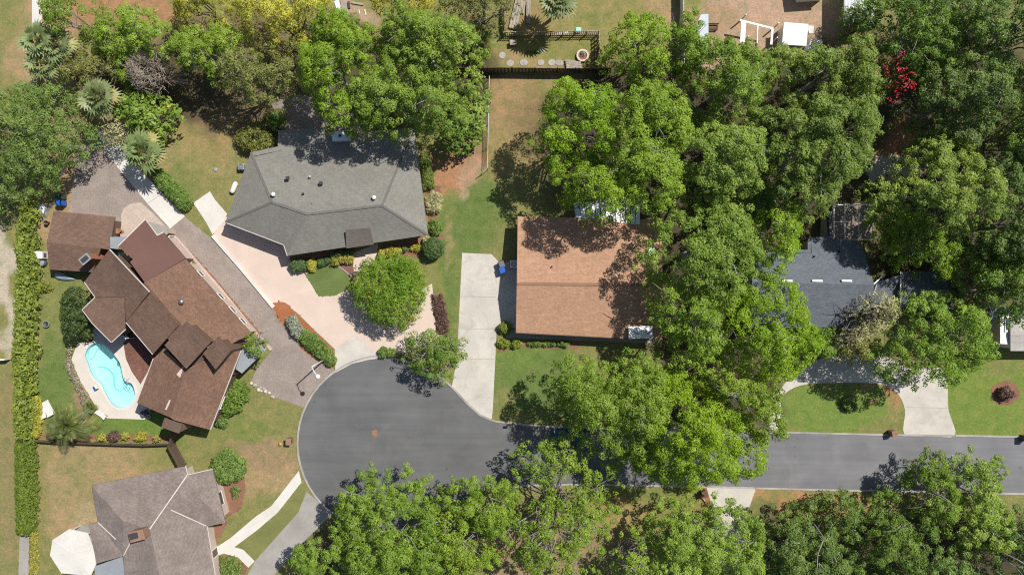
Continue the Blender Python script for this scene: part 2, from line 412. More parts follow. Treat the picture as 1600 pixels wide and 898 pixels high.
# (centre pixel, radii in pixels, soil colour with any painted shade, strength)
SOIL = [((800, 449), (1200, 700), OLIVE, 1), ((0, 60), (40, 110), OLIVE, 1), ((75, 80), (45, 110), TAN, .9), ((180, 15), (110, 60), RUST, .8), ((120, 230), (50, 130), TAN, .9),
        ((8, 260), (25, 120), OLIVE, 1), ((5, 430), (20, 130), SAND, .9), ((5, 520), (14, 50), SAND, .5), ((8, 720), (22, 160), (.17, .15, .07), 1), ((90, 345), (40, 60), TAN, .95),
        ((200, 190), (110, 90), BROWNG, .8), ((310, 250), (80, 80), (.19, .17, .075), 1), ((335, 210), (40, 40), DRY, .6), ((290, 300), (30, 30), GREEN, .6), ((320, 290), (40, 30), OLIVE, .6),
        ((95, 490), (55, 75), (.14, .155, .055), 1), ((75, 590), (30, 80), GREEN, 1), ((92, 640), (45, 50), GREEN, .8), ((128, 610), (14, 60), BROWNG, .9), ((215, 665), (85, 26), (.10, .15, .035), 1), ((165, 675), (40, 16), GREEN, .8),
        ((165, 780), (125, 100), TAN, 1), ((165, 760), (120, 60), (.20, .17, .085), .6), ((125, 750), (40, 30), OLIVE, .5), ((140, 800), (30, 20), (.27, .22, .14), .6), ((230, 737), (30, 8), GREEN, .7),
        ((390, 650), (100, 55), OLIVE, 1), ((360, 665), (60, 26), (.125, .15, .045), .8), ((430, 735), (60, 65), TAN, .9), ((420, 705), (70, 25), BROWNG, .8), ((440, 790), (40, 30), OLIVE, .8),
        ((690, 330), (45, 200), (.15, .16, .055), 1), ((697, 420), (24, 120), GREEN, .9), ((715, 250), (50, 50), RUST, .95), ((728, 225), (40, 25), BROWNG, .6), ((735, 275), (30, 25), PINKD, .6),
        ((810, 190), (60, 85), (.225, .165, .085), 1), ((800, 240), (45, 55), (.19, .16, .07), .7), ((750, 350), (55, 60), GREEN, .95), ((727, 310), (14, 14), PINKD, .8), ((708, 380), (6, 50), TAN, .5),
        ((820, 600), (80, 75), GREEN, 1), ((800, 560), (50, 20), BRIGHT, .5), ((785, 640), (25, 25), OLIVE, .8), ((850, 85), (95, 38), (.17, .165, .06), 1), ((860, 98), (90, 14), TAN, .6), ((830, 20), (60, 40), DRY, .8), ((950, 25), (110, 50), (.18, .165, .065), 1), ((905, 40), (20, 14), GREEN, .4),
        ((1040, 15), (50, 30), TAN, .8), ((1190, 40), (160, 75), PINKD, 1), ((1100, 20), (60, 30), (.235, .17, .10), .7), ((555, 30), (60, 50), PINKD, 1), ((700, 115), (100, 90), LITTER_SHADE, .9), ((540, 120), (110, 110), LITTER_SHADE, .9), ((470, 190), (70, 60), (.11, .08, .06), 1), ((350, 110), (120, 100), (.12, .09, .055), .9), ((250, 130), (110, 70), LITTER_SHADE, .8),
        ((1000, 220), (190, 150), LITTER_SHADE, 1), ((1270, 240), (140, 160), LITTER_SHADE, 1), ((1500, 240), (190, 240), LITTER_SHADE, 1), ((1395, 225), (45, 60), RUST, 1), ((1380, 265), (40, 20), SAND, .8), ((1100, 430), (130, 160), LITTER_SHADE, 1), ((1130, 610), (120, 90), LITTER_SHADE, 1), ((1480, 430), (140, 100), LITTER_SHADE, 1),
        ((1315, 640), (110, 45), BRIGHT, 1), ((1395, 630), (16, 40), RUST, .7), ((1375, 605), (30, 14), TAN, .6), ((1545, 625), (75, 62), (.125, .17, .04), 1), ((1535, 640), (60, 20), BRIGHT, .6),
        ((1020, 780), (150, 50), (.165, .16, .055), 1), ((1040, 770), (60, 20), GREEN, .5), ((960, 830), (60, 60), DRY, .8), ((850, 850), (100, 90), BROWNG, .9), ((620, 850), (150, 80), LITTER_SHADE, .9), ((1250, 780), (110, 26), (.28, .165, .08), 1), ((1220, 785), (30, 14), OLIVE, .8), ((1400, 860), (300, 70), LITTER_SHADE, 1), ((1595, 790), (20, 30), TAN, 1), ((880, 640), (60, 20), GREEN, .5)]
def build_ground():
    gx = np.arange(-66, 66.01, .4); gy = np.arange(-40, 40.01, .4)
    gx = np.concatenate([[-900, -300, -120], gx, [120, 300, 900]]); gy = np.concatenate([[-900, -300, -120], gy, [120, 300, 900]])
    X, Y = np.meshgrid(gx, gy); nx, ny = len(gx), len(gy)
    r2 = np.random.default_rng(3)
    # smooth wobble of the patch outlines
    def wob(k):
        a = np.zeros(X.shape)
        for fx in (.25, .6, 1.3, 2.4):
            th = r2.uniform(0, 6.28, 3); dx, dy = np.cos(th[0]), np.sin(th[0])
            a += np.sin((X * dx + Y * dy) * fx + th[1]) * np.cos((X * -dy + Y * dx) * fx * .8 + th[2]) / fx ** .55
        return a * k
    PX = X / S + 800 + wob(9); PY = 449 - Y / S + wob(9)
    C = np.zeros(X.shape + (3,)); C[:] = OLIVE
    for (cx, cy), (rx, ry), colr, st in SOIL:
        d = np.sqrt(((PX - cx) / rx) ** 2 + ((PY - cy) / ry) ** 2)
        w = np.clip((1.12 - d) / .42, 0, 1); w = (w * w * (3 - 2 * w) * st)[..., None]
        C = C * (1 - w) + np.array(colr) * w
    Z = np.zeros(X.shape)
    low = inside(POOL, X, Y) | (edge_dist(POOL, X, Y) < .45); Z[low] = -2.6
    me = bpy.data.meshes.new('ground')
    V = np.stack([X, Y, Z], -1).reshape(-1, 3)
    i = np.arange(ny - 1)[:, None] * nx + np.arange(nx - 1)[None]
    F = np.stack([i, i + 1, i + nx + 1, i + nx], -1).reshape(-1, 4)
    quads(me, V, F)
    a = me.attributes.new('soil', 'FLOAT_COLOR', 'POINT')
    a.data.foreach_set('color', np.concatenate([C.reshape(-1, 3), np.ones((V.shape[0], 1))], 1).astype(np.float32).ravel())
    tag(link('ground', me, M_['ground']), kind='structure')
def quads(me, V, F):
    me.vertices.add(len(V)); me.vertices.foreach_set('co', np.ascontiguousarray(V, np.float32).ravel())
    k = F.shape[1]
    me.loops.add(F.size); me.loops.foreach_set('vertex_index', np.ascontiguousarray(F, np.int32).ravel())
    me.polygons.add(len(F)); me.polygons.foreach_set('loop_start', np.arange(0, F.size, k, dtype=np.int32))
    me.update(calc_edges=True)
build_ground()

# ---------------------------------------------------------------- road, drives, paths
BULB = [(602 + 137 * math.cos(R(a)), 692 + 137 * math.sin(R(a))) for a in range(60, 272, 7)]
TOP_EDGE = [(618, 560), (640, 566), (668, 578), (692, 592), (712, 610), (730, 630), (750, 648), (775, 658), (830, 664), (900, 668), (1000, 671), (1218, 675), (1400, 679), (1600, 682), (1720, 684)]
BOT_EDGE = [(1720, 775), (1600, 771), (1340, 766), (1100, 760), (900, 756), (820, 758), (760, 768), (710, 790)]
sheet('road', TOP_EDGE + BOT_EDGE + BULB, .006, M_['asphalt'])
def kerb(pts, h=.12, w=.22, name='kerb'):
    tag(MB().ribbon([W(*p) for p in pts], w, -.05, h).build(name, M_['kerb_concrete']), kind='structure')
kerb([p for p in BULB if p[1] > 772], .10)
kerb([p for p in BULB if 640 < p[1] < 775 and p[0] < 602], .10)
kerb([p for p in BULB if 553 < p[1] < 650 and p[0] < 602] + [(612, 558), (618, 560)], .03)
kerb([(618, 560), (640, 566), (668, 578), (692, 592), (706, 604)], .10)
kerb([(706, 604), (712, 610), (730, 630), (750, 648), (768, 656)], .03)
kerb([(768, 656), (775, 658), (830, 664), (900, 668), (1000, 671), (1205, 675)], .10); kerb([(1220, 675), (1400, 679), (1413, 679.3)], .10); kerb([(1413, 679.3), (1492, 680)], .03)
kerb([(1492, 680), (1600, 682), (1720, 684)], .10)
kerb([(1720, 775), (1600, 771), (1340, 766), (1180, 762)], .10); kerb([(1180, 762), (1104, 760)], .03); kerb([(1104, 760), (900, 756), (820, 758), (760, 768), (710, 790)], .10)
# left house: block-paved drive with a cream semicircle and a pale concrete lane
sheet('paved_driveway', [(118, 236), (150, 200), (180, 212), (222, 268), (290, 340), (330, 372), (427, 478), (446, 505), (462, 525), (492, 553), (526, 580), (505, 592), (486, 614), (474, 636), (440, 624), (412, 612), (392, 596), (402, 575), (425, 548), (398, 520), (340, 440), (262, 356), (218, 352), (108, 345), (112, 290)], .008, M_['pavers'])
sheet('cream_paving', [(190, 352), (189, 336), (194, 325), (205, 318), (220, 316), (240, 334), (262, 357), (300, 400), (300, 420), (250, 380), (185, 380), (186, 366)], .012, M_['cream_pavers'])
sheet('concrete_lane', [(150, 202), (166, 208), (180, 213), (222, 268), (250, 299), (289, 338), (266, 357), (232, 320), (196, 276), (170, 245)], .016, M_['concrete_white'])
for p, q in (((197, 276), (223, 268)), ((231, 318), (254, 302))): tag(MB().ribbon([W(*p), W(*q)], .05, .014, .0185).build('joint', M_['concrete_grey']), kind='structure')
tag(MB().ribbon([W(*p) for p in [(262, 357), (345, 452), (400, 520), (424, 546)]], .35, 0, .06).build('edging', M_['cream_pavers']), kind='structure')
tag(MB().ribbon([W(*p) for p in [(333, 368), (380, 422), (428, 480)]], .42, 0, .22).build('kerb_wall', M_['concrete_white']), kind='structure')
sheet('leaf_litter', [(300, 395), (330, 428), (372, 478), (408, 520), (402, 526), (360, 477), (320, 428), (292, 398)], .012, M_['mulch'], rough=.08)
# grey house: pink circular drive, pad and concrete apron
sheet('pink_driveway', [(333, 364), (350, 338), (460, 380), (452, 405), (476, 428), (498, 463), (522, 462), (552, 448), (553, 425), (550, 396), (590, 380), (592, 400), (596, 430), (640, 462), (662, 450), (675, 443), (678, 470), (686, 528), (640, 549), (590, 556), (555, 523), (523, 545), (492, 516), (466, 490), (450, 478), (425, 478), (380, 422)], .010, M_['pink_drive'])
sheet('apron', [(523, 545), (555, 523), (590, 556), (602, 558), (575, 562), (550, 568), (524, 582)], .014, M_['concrete'])
sheet('concrete_pad', [(302, 317), (328, 299), (336, 312), (355, 334), (350, 345), (332, 366), (322, 347)], .014, M_['concrete_white'])
sheet('front_lawn', [(476, 428), (498, 463), (522, 462), (552, 448), (540, 425), (530, 416), (510, 414), (490, 420)], .012, M_['lawn_green'], rough=.05)
sheet('planting_bed', [(452, 404), (476, 427), (490, 420), (512, 415), (533, 418), (552, 440), (552, 386), (500, 392)], .010, M_['plum_mulch'])
sheet('planting_bed', [(590, 384), (592, 398), (625, 400), (660, 402), (668, 395), (690, 402), (692, 370), (682, 340), (690, 290), (676, 290), (676, 235), (655, 235), (672, 368)], .010, M_['mulch'], rough=.08)
tag(MB().ribbon([W(*p) for p in curve([(478, 428), (492, 419), (512, 414), (530, 417), (545, 428), (552, 433)], 5, False)], .16, 0, .09).build('edging', M_['concrete_grey']), kind='structure')
sheet('mulch_bed', [(424, 476), (436, 470), (452, 478), (465, 490), (480, 505), (500, 525), (520, 545), (523, 575), (500, 566), (472, 545), (450, 512), (436, 500)], .013, M_['red_mulch'], rough=.12)
sheet('mulch_bed', [(674, 460), (692, 459), (700, 490), (705, 525), (682, 522), (677, 490)], .014, M_['plum_mulch'], rough=.08)
# gabled house: concrete drive, paths, hedge bed
sheet('driveway', [(722, 395), (768, 397), (782, 412), (812, 405), (812, 512), (776, 512), (774, 560), (770, 640), (768, 656), (750, 648), (730, 630), (706, 604), (714, 560), (718, 480)], .010, M_['concrete'])
for y in (463, 513, 560):
    tag(MB().ribbon([W(720 if y < 500 else 716, y), W(775, y + 1)], .04, .008, .0125).build('joint', M_['concrete_grey']), kind='structure')
sheet('path', [(790, 516), (1030, 524), (1030, 536), (790, 528)], .014, M_['concrete_grey'])
sheet('planting_bed', [(778, 530), (905, 534), (905, 545), (800, 543), (776, 552)], .012, M_['mulch'], rough=.06)
# dark-roofed house: curved drive
sheet('curved_driveway', curve([(1203, 668), (1206, 640), (1225, 600), (1262, 572), (1300, 556), (1380, 556), (1420, 575), (1470, 575), (1480, 600), (1482, 640), (1492, 680), (1450, 679), (1413, 678), (1414, 640), (1400, 612), (1370, 599), (1300, 598), (1250, 602), (1222, 622), (1220, 668)], 4), .011, M_['concrete'])
tag(MB().ribbon([W(1416, 636), W(1480, 637)], .05, .009, .0135).build('joint', M_['concrete_grey']), kind='structure')
sheet('mulch_ring', [(1570 + 23 * math.cos(a), 614 + 19 * math.sin(a)) for a in np.arange(0, 6.28, .35)], .012, M_['mulch'], rough=.08)
sheet('driveway', [(1104, 761), (1181, 763), (1168, 800), (1160, 900), (1110, 900), (1116, 800)], .011, M_['concrete'])
sheet('verge_bed', [(1090, 761), (1104, 761), (1116, 798), (1100, 790)], .010, M_['red_mulch'], rough=.08)
# bottom left house: grey drive, white walk
sheet('driveway', [(385, 900), (400, 874), (466, 800), (479, 768), (492, 778), (520, 802), (470, 850), (430, 896), (425, 910), (380, 910)], .012, M_['concrete_grey'])
sheet('front_path', [(467, 735), (471, 753), (434, 800), (400, 829), (366, 854), (380, 858), (398, 876), (388, 886), (372, 870), (350, 864), (336, 868), (334, 857), (360, 840), (400, 806), (424, 790)], .014, M_['concrete_white'])
sheet('grass_strip', [(474, 756), (478, 768), (466, 799), (400, 873), (384, 858), (368, 854), (402, 830), (436, 801)], .010, M_['lawn_strip'], rough=.06)
sheet('planting_bed', [(341, 868), (360, 867), (376, 874), (388, 886), (380, 900), (342, 900)], .010, M_['mulch'], rough=.08)
sheet('planting_bed', [(346, 755), (340, 725), (352, 705), (368, 706), (380, 725), (384, 760), (378, 795), (345, 815), (350, 812), (356, 790)], .010, M_['mulch'], rough=.1)
sheet('planting_bed', [(345, 812), (356, 816), (338, 850), (334, 824)], .010, M_['mulch'], rough=.1)
sheet('planting_bed', [(52, 683), (100, 684), (180, 688), (272, 690), (270, 680), (200, 678), (120, 680), (75, 676)], .010, M_['mulch'], rough=.08)
sheet('concrete_strip', [(31, 838), (46, 834), (45, 898), (29, 898)], .03, M_['concrete_grey'])
sheet('white_path', [(50, -20), (67, -20), (65, 43), (50, 43)], .012, M_['concrete_white'])
sheet('back_patio', [(424, 160), (470, 148), (520, 160), (575, 190), (575, 216), (505, 216), (440, 206)], .012, M_['pavers'])
sheet('dirt_path', [(1352, 262), (1390, 240), (1450, 255), (1440, 275), (1390, 272), (1360, 290)], .010, M_['sand'], rough=.2)

# ---------------------------------------------------------------- swimming pool and its deck
DECK_PX = [(146, 534), (121, 536), (112, 561), (118, 578), (127, 597), (152, 638), (168, 653), (226, 655), (260, 600), (262, 540), (236, 520), (180, 500), (146, 510)]
def sheet_with_hole(name, outer, hole, z, mat):
    bm = bmesh.new(); edges = []
    for loop in (outer, hole):
        vs = [bm.verts.new((p[0], p[1], z)) for p in loop]
        edges += [bm.edges.new((vs[i], vs[(i + 1) % len(vs)])) for i in range(len(vs))]
        lo = [bm.verts.new((p[0], p[1], -.05)) for p in loop]
        for i in range(len(vs)): bm.faces.new((vs[i], vs[(i + 1) % len(vs)], lo[(i + 1) % len(vs)], lo[i]))
    bmesh.ops.triangle_fill(bm, use_beauty=True, use_dissolve=False, edges=edges)
    bmesh.ops.recalc_face_normals(bm, faces=bm.faces)
    me = bpy.data.meshes.new(name); bm.to_mesh(me); bm.free()
    return link(name, me, mat)
tag(sheet_with_hole('pool_deck', [W(*p) for p in DECK_PX], POOL, .05, M_['pool_deck_stone']), kind='structure')
sheet('brick_patio', [(193, 535), (197, 560), (206, 580), (220, 600), (240, 565), (262, 540), (230, 505)], .056, M_['red_brick_paving'])
pool = thing('swimming_pool', 'kidney shaped turquoise swimming pool set in a pale stone deck', 'swimming pool', W(172, 580))
n = len(POOL)
pc = sum(POOL, Vector((0, 0, 0))) / n
mb = MB()
prof = [(1.0, .02), (.995, -.85), (.93, -1.02), (.55, -1.1), (.1, -1.14)]
vs = []; fs = []
for k, (s_, z) in enumerate(prof):
    for p in POOL:
        q = pc + (p - pc) * s_; vs.append((q.x, q.y, z))
for k in range(len(prof) - 1):
    for i in range(n): fs.append((k * n + i, (k + 1) * n + i, (k + 1) * n + (i + 1) % n, k * n + (i + 1) % n))
fs.append(tuple((len(prof) - 1) * n + i for i in range(n)))
mb.add(vs, fs).build('basin', M_['pool_plaster'], pool, fix=False)
wv = [(p.x, p.y, -.09) for p in POOL]
tri = tessellate_polygon([[Vector(v) for v in wv]])
wmb = MB(); wmb.add(wv, [t if (Vector(wv[t[1]]) - Vector(wv[t[0]])).cross(Vector(wv[t[2]]) - Vector(wv[t[0]])).z > 0 else t[::-1] for t in tri]).build('water', M_['pool_water'], pool, fix=False)
MB().ribbon(POOL, .16, -.16, .0, True).build('tile_band', M_['pool_tile'], pool)
MB().ribbon([pc + (p - pc) * 1.02 for p in POOL], .32, .045, .075, True).build('coping', M_['concrete_white'], pool)
def pp(x, y): return (x / 4.725 + 100, y / 4.725 + 500)
bench = [W(*p) for p in curve([pp(*q) for q in [(212, 350), (255, 352), (305, 375), (335, 420), (338, 470), (350, 512), (385, 528), (420, 505), (440, 465), (450, 445)]], 5, False)]
MB().ribbon([b * 1.0 for b in bench], .09, -1.1, -.93).build('bench_edge', M_['pool_line'], pool)
MB().prism([W(*p) for p in curve([pp(*q) for q in [(212, 352), (255, 354), (303, 378), (332, 422), (336, 470), (348, 514), (385, 530), (440, 470), (450, 446), (495, 460), (520, 500), (524, 560), (497, 615), (440, 642), (384, 632), (338, 584), (298, 518), (275, 468), (228, 428)]], 3)], -1.2, -.97).build('shallow_shelf', M_['pool_plaster'], pool)
for k in range(3):
    st = MB(); st.ribbon([W(*pp(*q)) for q in curve([(465 - 3 * k, 470 + 14 * k), (490, 474 + 12 * k), (515, 500 + 10 * k)], 4, False)], .07, -1.0, -.72 - .08 * k).build('step', M_['pool_line'], pool)
MB().prism([W(*pp(*q)) for q in curve([(158, 262), (178, 212), (222, 176), (245, 200), (215, 225), (195, 275), (168, 290)], 3)], -1.2, -.72).build('sun_shelf', M_['pool_plaster'], pool)
hr = MB()
for dx in (0, 26):
    a = W(*pp(455 + dx, 425 + dx * .3)); b_ = W(*pp(470 + dx, 505 + dx * .3))
    hr.tube([a + Vector((0, 0, .05)), a + Vector((0, 0, .6)), a.lerp(b_, .5) + Vector((0, 0, .7)), b_ + Vector((0, 0, .2)), b_ + Vector((0, 0, -.6))], .02, 6)
hr.build('handrail', M_['steel'], pool, True)
cl = thing('pool_cleaner', 'dark round suction cleaner with hose lying in the pool', 'pool cleaner', W(*pp(376, 328)))
MB().lathe(W(*pp(376, 328)) + Vector((0, 0, -1.2)), [(.12, 0), (.28, .03), (.3, .14), (.16, .26), (.05, .3)], 14).build('body', M_['pool_tile'], cl, True)
MB().tube([W(*pp(x, y)) + Vector((0, 0, z)) for x, y, z in [(385, 326, -1.05), (400, 330, -.8), (415, 345, -.5), (425, 362, -.14), (437, 385, -.11), (442, 398, -.1)]], .035, 6).build('hose', M_['pool_tile'], cl, True)

# ---------------------------------------------------------------- houses
def facet_plane(P):
    nrm = Vector((0, 0, 0)); n = len(P)
    for i in range(n):
        a, b = P[i], P[(i + 1) % n]
        nrm += Vector(((a.y - b.y) * (a.z + b.z), (a.z - b.z) * (a.x + b.x), (a.x - b.x) * (a.y + b.y)))
    nrm.normalize()
    if nrm.z < 0: nrm = -nrm
    c = sum(P, Vector((0, 0, 0))) / n
    return nrm, c
def roof(house, facets, mat, wall=None, over=.5, z0=0.0, th=.2, gutter=None, gut_mat='gutter_paint', name='roof', walls_name='wall', gw=.09):
    """roof planes from (photo pixel, height) corners, with thickness, plus the walls that carry them"""
    keyv = {}; vs = []
    zs = house.get('tall', 1.0)
    def vid(p):
        k = (round(p[0], 1), round(p[1], 1), round(p[2] * zs, 2))
        if k not in keyv: keyv[k] = len(vs); vs.append(W(*k))
        return keyv[k]
    F = []
    for f in facets:
        ids = [vid(p) for p in f]
        P = [vs[i] for i in ids]
        area = sum(P[i].x * P[(i + 1) % len(P)].y - P[(i + 1) % len(P)].x * P[i].y for i in range(len(P)))
        F.append(ids if area > 0 else ids[::-1])
    planes = [facet_plane([vs[i] for i in f]) for f in F]
    cnt = {}
    for f in F:
        for i in range(len(f)): cnt[(f[i], f[(i + 1) % len(f)])] = 1
    bnd = {a: b for (a, b) in cnt if (b, a) not in cnt}
    st = next(iter(bnd)); loop = [st]
    while bnd.get(loop[-1]) is not None and bnd[loop[-1]] != st and len(loop) < 200: loop.append(bnd[loop[-1]])
    o0 = origin_of(house)
    allv = []; faces = []; uvs = []
    for f, (nrm, c) in zip(F, planes):
        P = [vs[i] for i in f]
        u = Vector((0, 0, 1)).cross(nrm)
        if u.length < .02: u = Vector((1, 0, 0))
        u.normalize(); v = nrm.cross(u)
        for t in tessellate_polygon([P]):
            q = [P[k] for k in t]
            if (q[1] - q[0]).cross(q[2] - q[0]).z < 0: q = q[::-1]
            b = len(allv); allv += q; faces.append((b, b + 1, b + 2)); uvs += [(p.dot(u), p.dot(v)) for p in q]
            b = len(allv); lo = [p - Vector((0, 0, th)) for p in q[::-1]]; allv += lo; faces.append((b, b + 1, b + 2)); uvs += [(p.dot(u), p.dot(v)) for p in lo]
    for a, b2 in bnd.items():
        p, q = vs[a], vs[b2]; d = Vector((0, 0, th)); b = len(allv)
        allv += [p - d, q - d, q, p]; faces.append((b, b + 1, b + 2, b + 3)); uvs += [(0, 0), ((q - p).length, 0), ((q - p).length, th), (0, th)]
    me = bpy.data.meshes.new(name); me.from_pydata([tuple(v - o0) for v in allv], [], faces)
    ul = me.uv_layers.new(name='UVMap')
    ul.data.foreach_set('uv', np.array(uvs, np.float32).ravel())
    link(name, me, M_[mat], house)
    L = [vs[i] for i in loop]; n = len(L)
    def roof_z(x, y):
        best = None
        for f, (nrm, c) in zip(F, planes):
            P = [vs[i] for i in f]
            z = c.z - (nrm.x * (x - c.x) + nrm.y * (y - c.y)) / nrm.z
            if inside(P, np.array([x]), np.array([y]))[0]: return z
            d = edge_dist(P, np.array([x]), np.array([y]))[0]
            if best is None or d < best[0]: best = (d, z)
        return best[1]
    ins = []
    for i in range(n):
        a, b, c = L[i - 1], L[i], L[(i + 1) % n]
        d1 = Vector((b.x - a.x, b.y - a.y)).normalized(); d2 = Vector((c.x - b.x, c.y - b.y)).normalized()
        n1 = Vector((-d1.y, d1.x)); n2 = Vector((-d2.y, d2.x)); m_ = n1 + n2
        k = over / max(.35, (1 + n1.dot(n2)))
        x, y = b.x + m_.x * k, b.y + m_.y * k
        ins.append(Vector((x, y, roof_z(x, y) - th + .02)))
    if wall:
        wm = MB(); wl = []; uvw = []
        for i in range(n):
            a, b = ins[i], ins[(i + 1) % n]
            wm.add([(a.x, a.y, z0), (b.x, b.y, z0), tuple(b), tuple(a)], [(0, 1, 2, 3)])
            ln = (b - a).length; uvw += [(0, 0), (ln, 0), (ln, b.z - z0), (0, a.z - z0)]
        wo = wm.build(walls_name, M_[wall], house, fix=False)
        wo.data.uv_layers.new(name='UVMap').data.foreach_set('uv', np.array(uvw, np.float32).ravel())
    if gutter:
        for i in range(n):
            a, b = L[i], L[(i + 1) % n]
            mid = (a + b) / 2
            if any((mid - W(gx, gy, mid.z)).length < 2.2 for gx, gy in gutter):
                out = Vector((b.y - a.y, a.x - b.x, 0)).normalized() * (gw / 2 + .004)
                MB().bar(a + out + Vector((0, 0, -.075)), b + out + Vector((0, 0, -.075)), gw, .15).build('gutter', M_[gut_mat], house)
    return ins
def opening(house, ins, px, w, h, zc, kind='window', frame='white_paint', pane='window_glass', z_at=0.0):
    """a window or door on the wall nearest to a pixel"""
    p = W(px[0], px[1], z_at); best = None; n = len(ins)
    for i in range(n):
        a, b = ins[i].copy(), ins[(i + 1) % n].copy(); a.z = b.z = 0
        d = b - a
        if d.length < .3: continue
        t = max(0, min(1, (Vector((p.x, p.y, 0)) - a).dot(d) / d.length_squared)); q = a + d * t
        dist = (q - Vector((p.x, p.y, 0))).length
        if best is None or dist < best[0]: best = (dist, q, d.normalized())
    _, q, d = best; out = Vector((d.y, -d.x, 0)); rz = math.atan2(d.y, d.x)
    c = q + Vector((0, 0, zc))
    o = MB()
    for s_ in (-1, 1):
        o.box(c + out * .03 + d * s_ * (w / 2 - .04), (.09, .10, h), rz); o.box(c + out * .03 + Vector((0, 0, s_ * (h / 2 - .04))), (w - .18, .10, .09), rz)
    o = o.build(kind, M_[frame], house)
    MB().box(c + out * .012, (w - .16, .05, h - .16), rz).build('panel' if kind.endswith('door') else 'pane', M_[pane], o)
    return o
def vent(house, px, py, z, kind='vent', r=.18, mat='steel', h=.35):
    c = W(px, py, z * house.get('tall', 1.0))
    if kind == 'turbine': MB().lathe(c, [(.12, -.2), (.12, .12), (r, .2), (r * 1.05, .32), (r * .75, .46), (.04, .5)], 14).build('roof_vent', M_[mat], house, True)
    elif kind == 'pipe': MB().lathe(c, [(.16, -.12), (.06, .05), (.06, h)], 10).build('vent_pipe', M_[mat], house, True)
    else: MB().box(c, (r * 2, r * 2, h), .1, .8).build('roof_vent', M_[mat], house)

# --- grey-roofed house on the pink drive
hB = thing('house', 'single-storey house with a grey hipped shingle roof above the pink drive', 'house', W(545, 300))
P = dict(a=(435, 204, 3), b=(508, 199, 3), b2=(507, 214, 3.25), b3=(574, 210, 3.25), b4=(574, 205, 3), c=(647, 200, 3), d=(669, 367, 3), e=(449.5, 399.5, 3), f=(443.5, 382, 3), g=(352, 347, 3), h=(392, 238, 3), r1=(425, 316, 5.1), r2=(480, 334.5, 5.1), r3=(597, 321, 5.1), v=(434, 229, 3))
insB = roof(hB, [[P[k] for k in q] for q in (['a', 'b', 'b2', 'b3', 'b4', 'c', 'r3', 'r2', 'r1', 'h', 'v'], ['c', 'd', 'r3'], ['r3', 'd', 'e', 'r2'], ['r2', 'e', 'f', 'g', 'r1'], ['r1', 'g', 'h'])], 'grey_shingles', 'cream_wall', .55,
     gutter=[(397, 365), (446, 391)])
roof(hB, [[(540, 359, 4.55), (578, 356, 4.55), (584, 382, 3.05), (541, 388, 3.05)]], 'taupe_shingles', None, .4, th=.15, name='porch_roof')
for q in [(548, 384), (578, 380)]: MB().box(W(*q) + Vector((0, 0, 1.45)), (.22, .22, 2.9)).build('porch_post', M_['white_paint'], hB)
for k0, k1 in (('r1', 'r2'), ('r2', 'r3'), ('r3', 'c'), ('r3', 'd'), ('r1', 'g'), ('r1', 'h')):
    MB().bar(W(*P[k0]) + Vector((0, 0, .0)), W(*P[k1]) + Vector((0, 0, .0)), .26, .03).build('ridge_cap', M_['grey_shingles'], hB)
opening(hB, insB, (390, 365), 4.8, 2.2, 1.12, 'garage_door', 'white_paint', 'white_paint'); opening(hB, insB, (500, 395), 1.8, 1.2, 1.5); opening(hB, insB, (625, 378), 1.8, 1.2, 1.5); opening(hB, insB, (565, 385), 1.0, 2.1, 1.06, 'front_door', 'white_paint', 'brown_wall')
opening(hB, insB, (660, 260), 1.4, 1.1, 1.5); opening(hB, insB, (662, 320), 1.4, 1.1, 1.5); opening(hB, insB, (470, 205), 2.4, 2.0, 1.05)
for q in [(449, 278), (501, 286), (525, 321), (571, 315)]: vent(hB, *q, 4.75, 'box', .2, 'dark_metal', .3)
vent(hB, 428, 304, 5.0, 'turbine', .24, 'white_metal'); vent(hB, 585, 309, 4.95, 'turbine', .24, 'white_metal'); vent(hB, 488, 317, 5.0, 'pipe', .1, 'steel', .3); vent(hB, 484, 276, 4.4, 'pipe', .1, 'white_paint', .3); vent(hB, 473, 303, 4.9, 'pipe', .1, 'dark_metal', .25)
ch = MB().box(W(537, 216, 3.2), (1.75, .85, 2.6), R(4)).build('chimney', M_['cream_wall'], hB)
MB().box(W(537, 216, 3.2) + Vector((0, 0, 1.36)), (2.0, 1.05, .16), R(4)).build('chimney_cap', M_['white_metal'], ch)
MB().box(W(537, 216, 3.2) + Vector((-.1, 0, 1.5)), (.3, .24, .12), R(4)).build('flue', M_['dark_metal'], ch)

# --- orange-roofed gabled house
hC = thing('house', 'single-storey gabled house with an orange-tan shingle roof beside the concrete drive', 'house', W(920, 430))
insC = roof(hC, [[(809, 338, 2.9), (1035, 343, 2.9), (1035, 445, 4.35), (807.5, 443, 4.35)], [(807.5, 443, 4.35), (1035, 445, 4.35), (1035, 531, 2.9), (806, 519, 2.9)]], 'orange_shingles', 'cream_wall', .45, gutter=[(920, 525)], gut_mat='brown_wall')
opening(hC, insC, (812, 475), 4.8, 2.2, 1.12, 'garage_door', 'white_paint', 'white_paint'); opening(hC, insC, (870, 520), 1.8, 1.2, 1.5); opening(hC, insC, (930, 522), 1.8, 1.2, 1.5); opening(hC, insC, (965, 525), 1.0, 2.1, 1.06, 'front_door', 'white_paint', 'brown_wall'); opening(hC, insC, (812, 370), 1.0, 1.0, 1.5)
ch = MB().box(W(998, 518, 2.4), (2.5, 1.25, 2.5), R(2)).build('chimney', M_['orange_paint'], hC)
MB().box(W(998, 518, 2.4) + Vector((0, 0, 1.31)), (2.7, 1.4, .14), R(2)).build('chimney_cap', M_['white_metal'], ch)
for x in (-.6, .6): MB().box(W(998, 518, 2.4) + Vector((x, 0, 1.42)), (.5, .4, .1), R(2)).build('flue', M_['grey_metal'], ch)
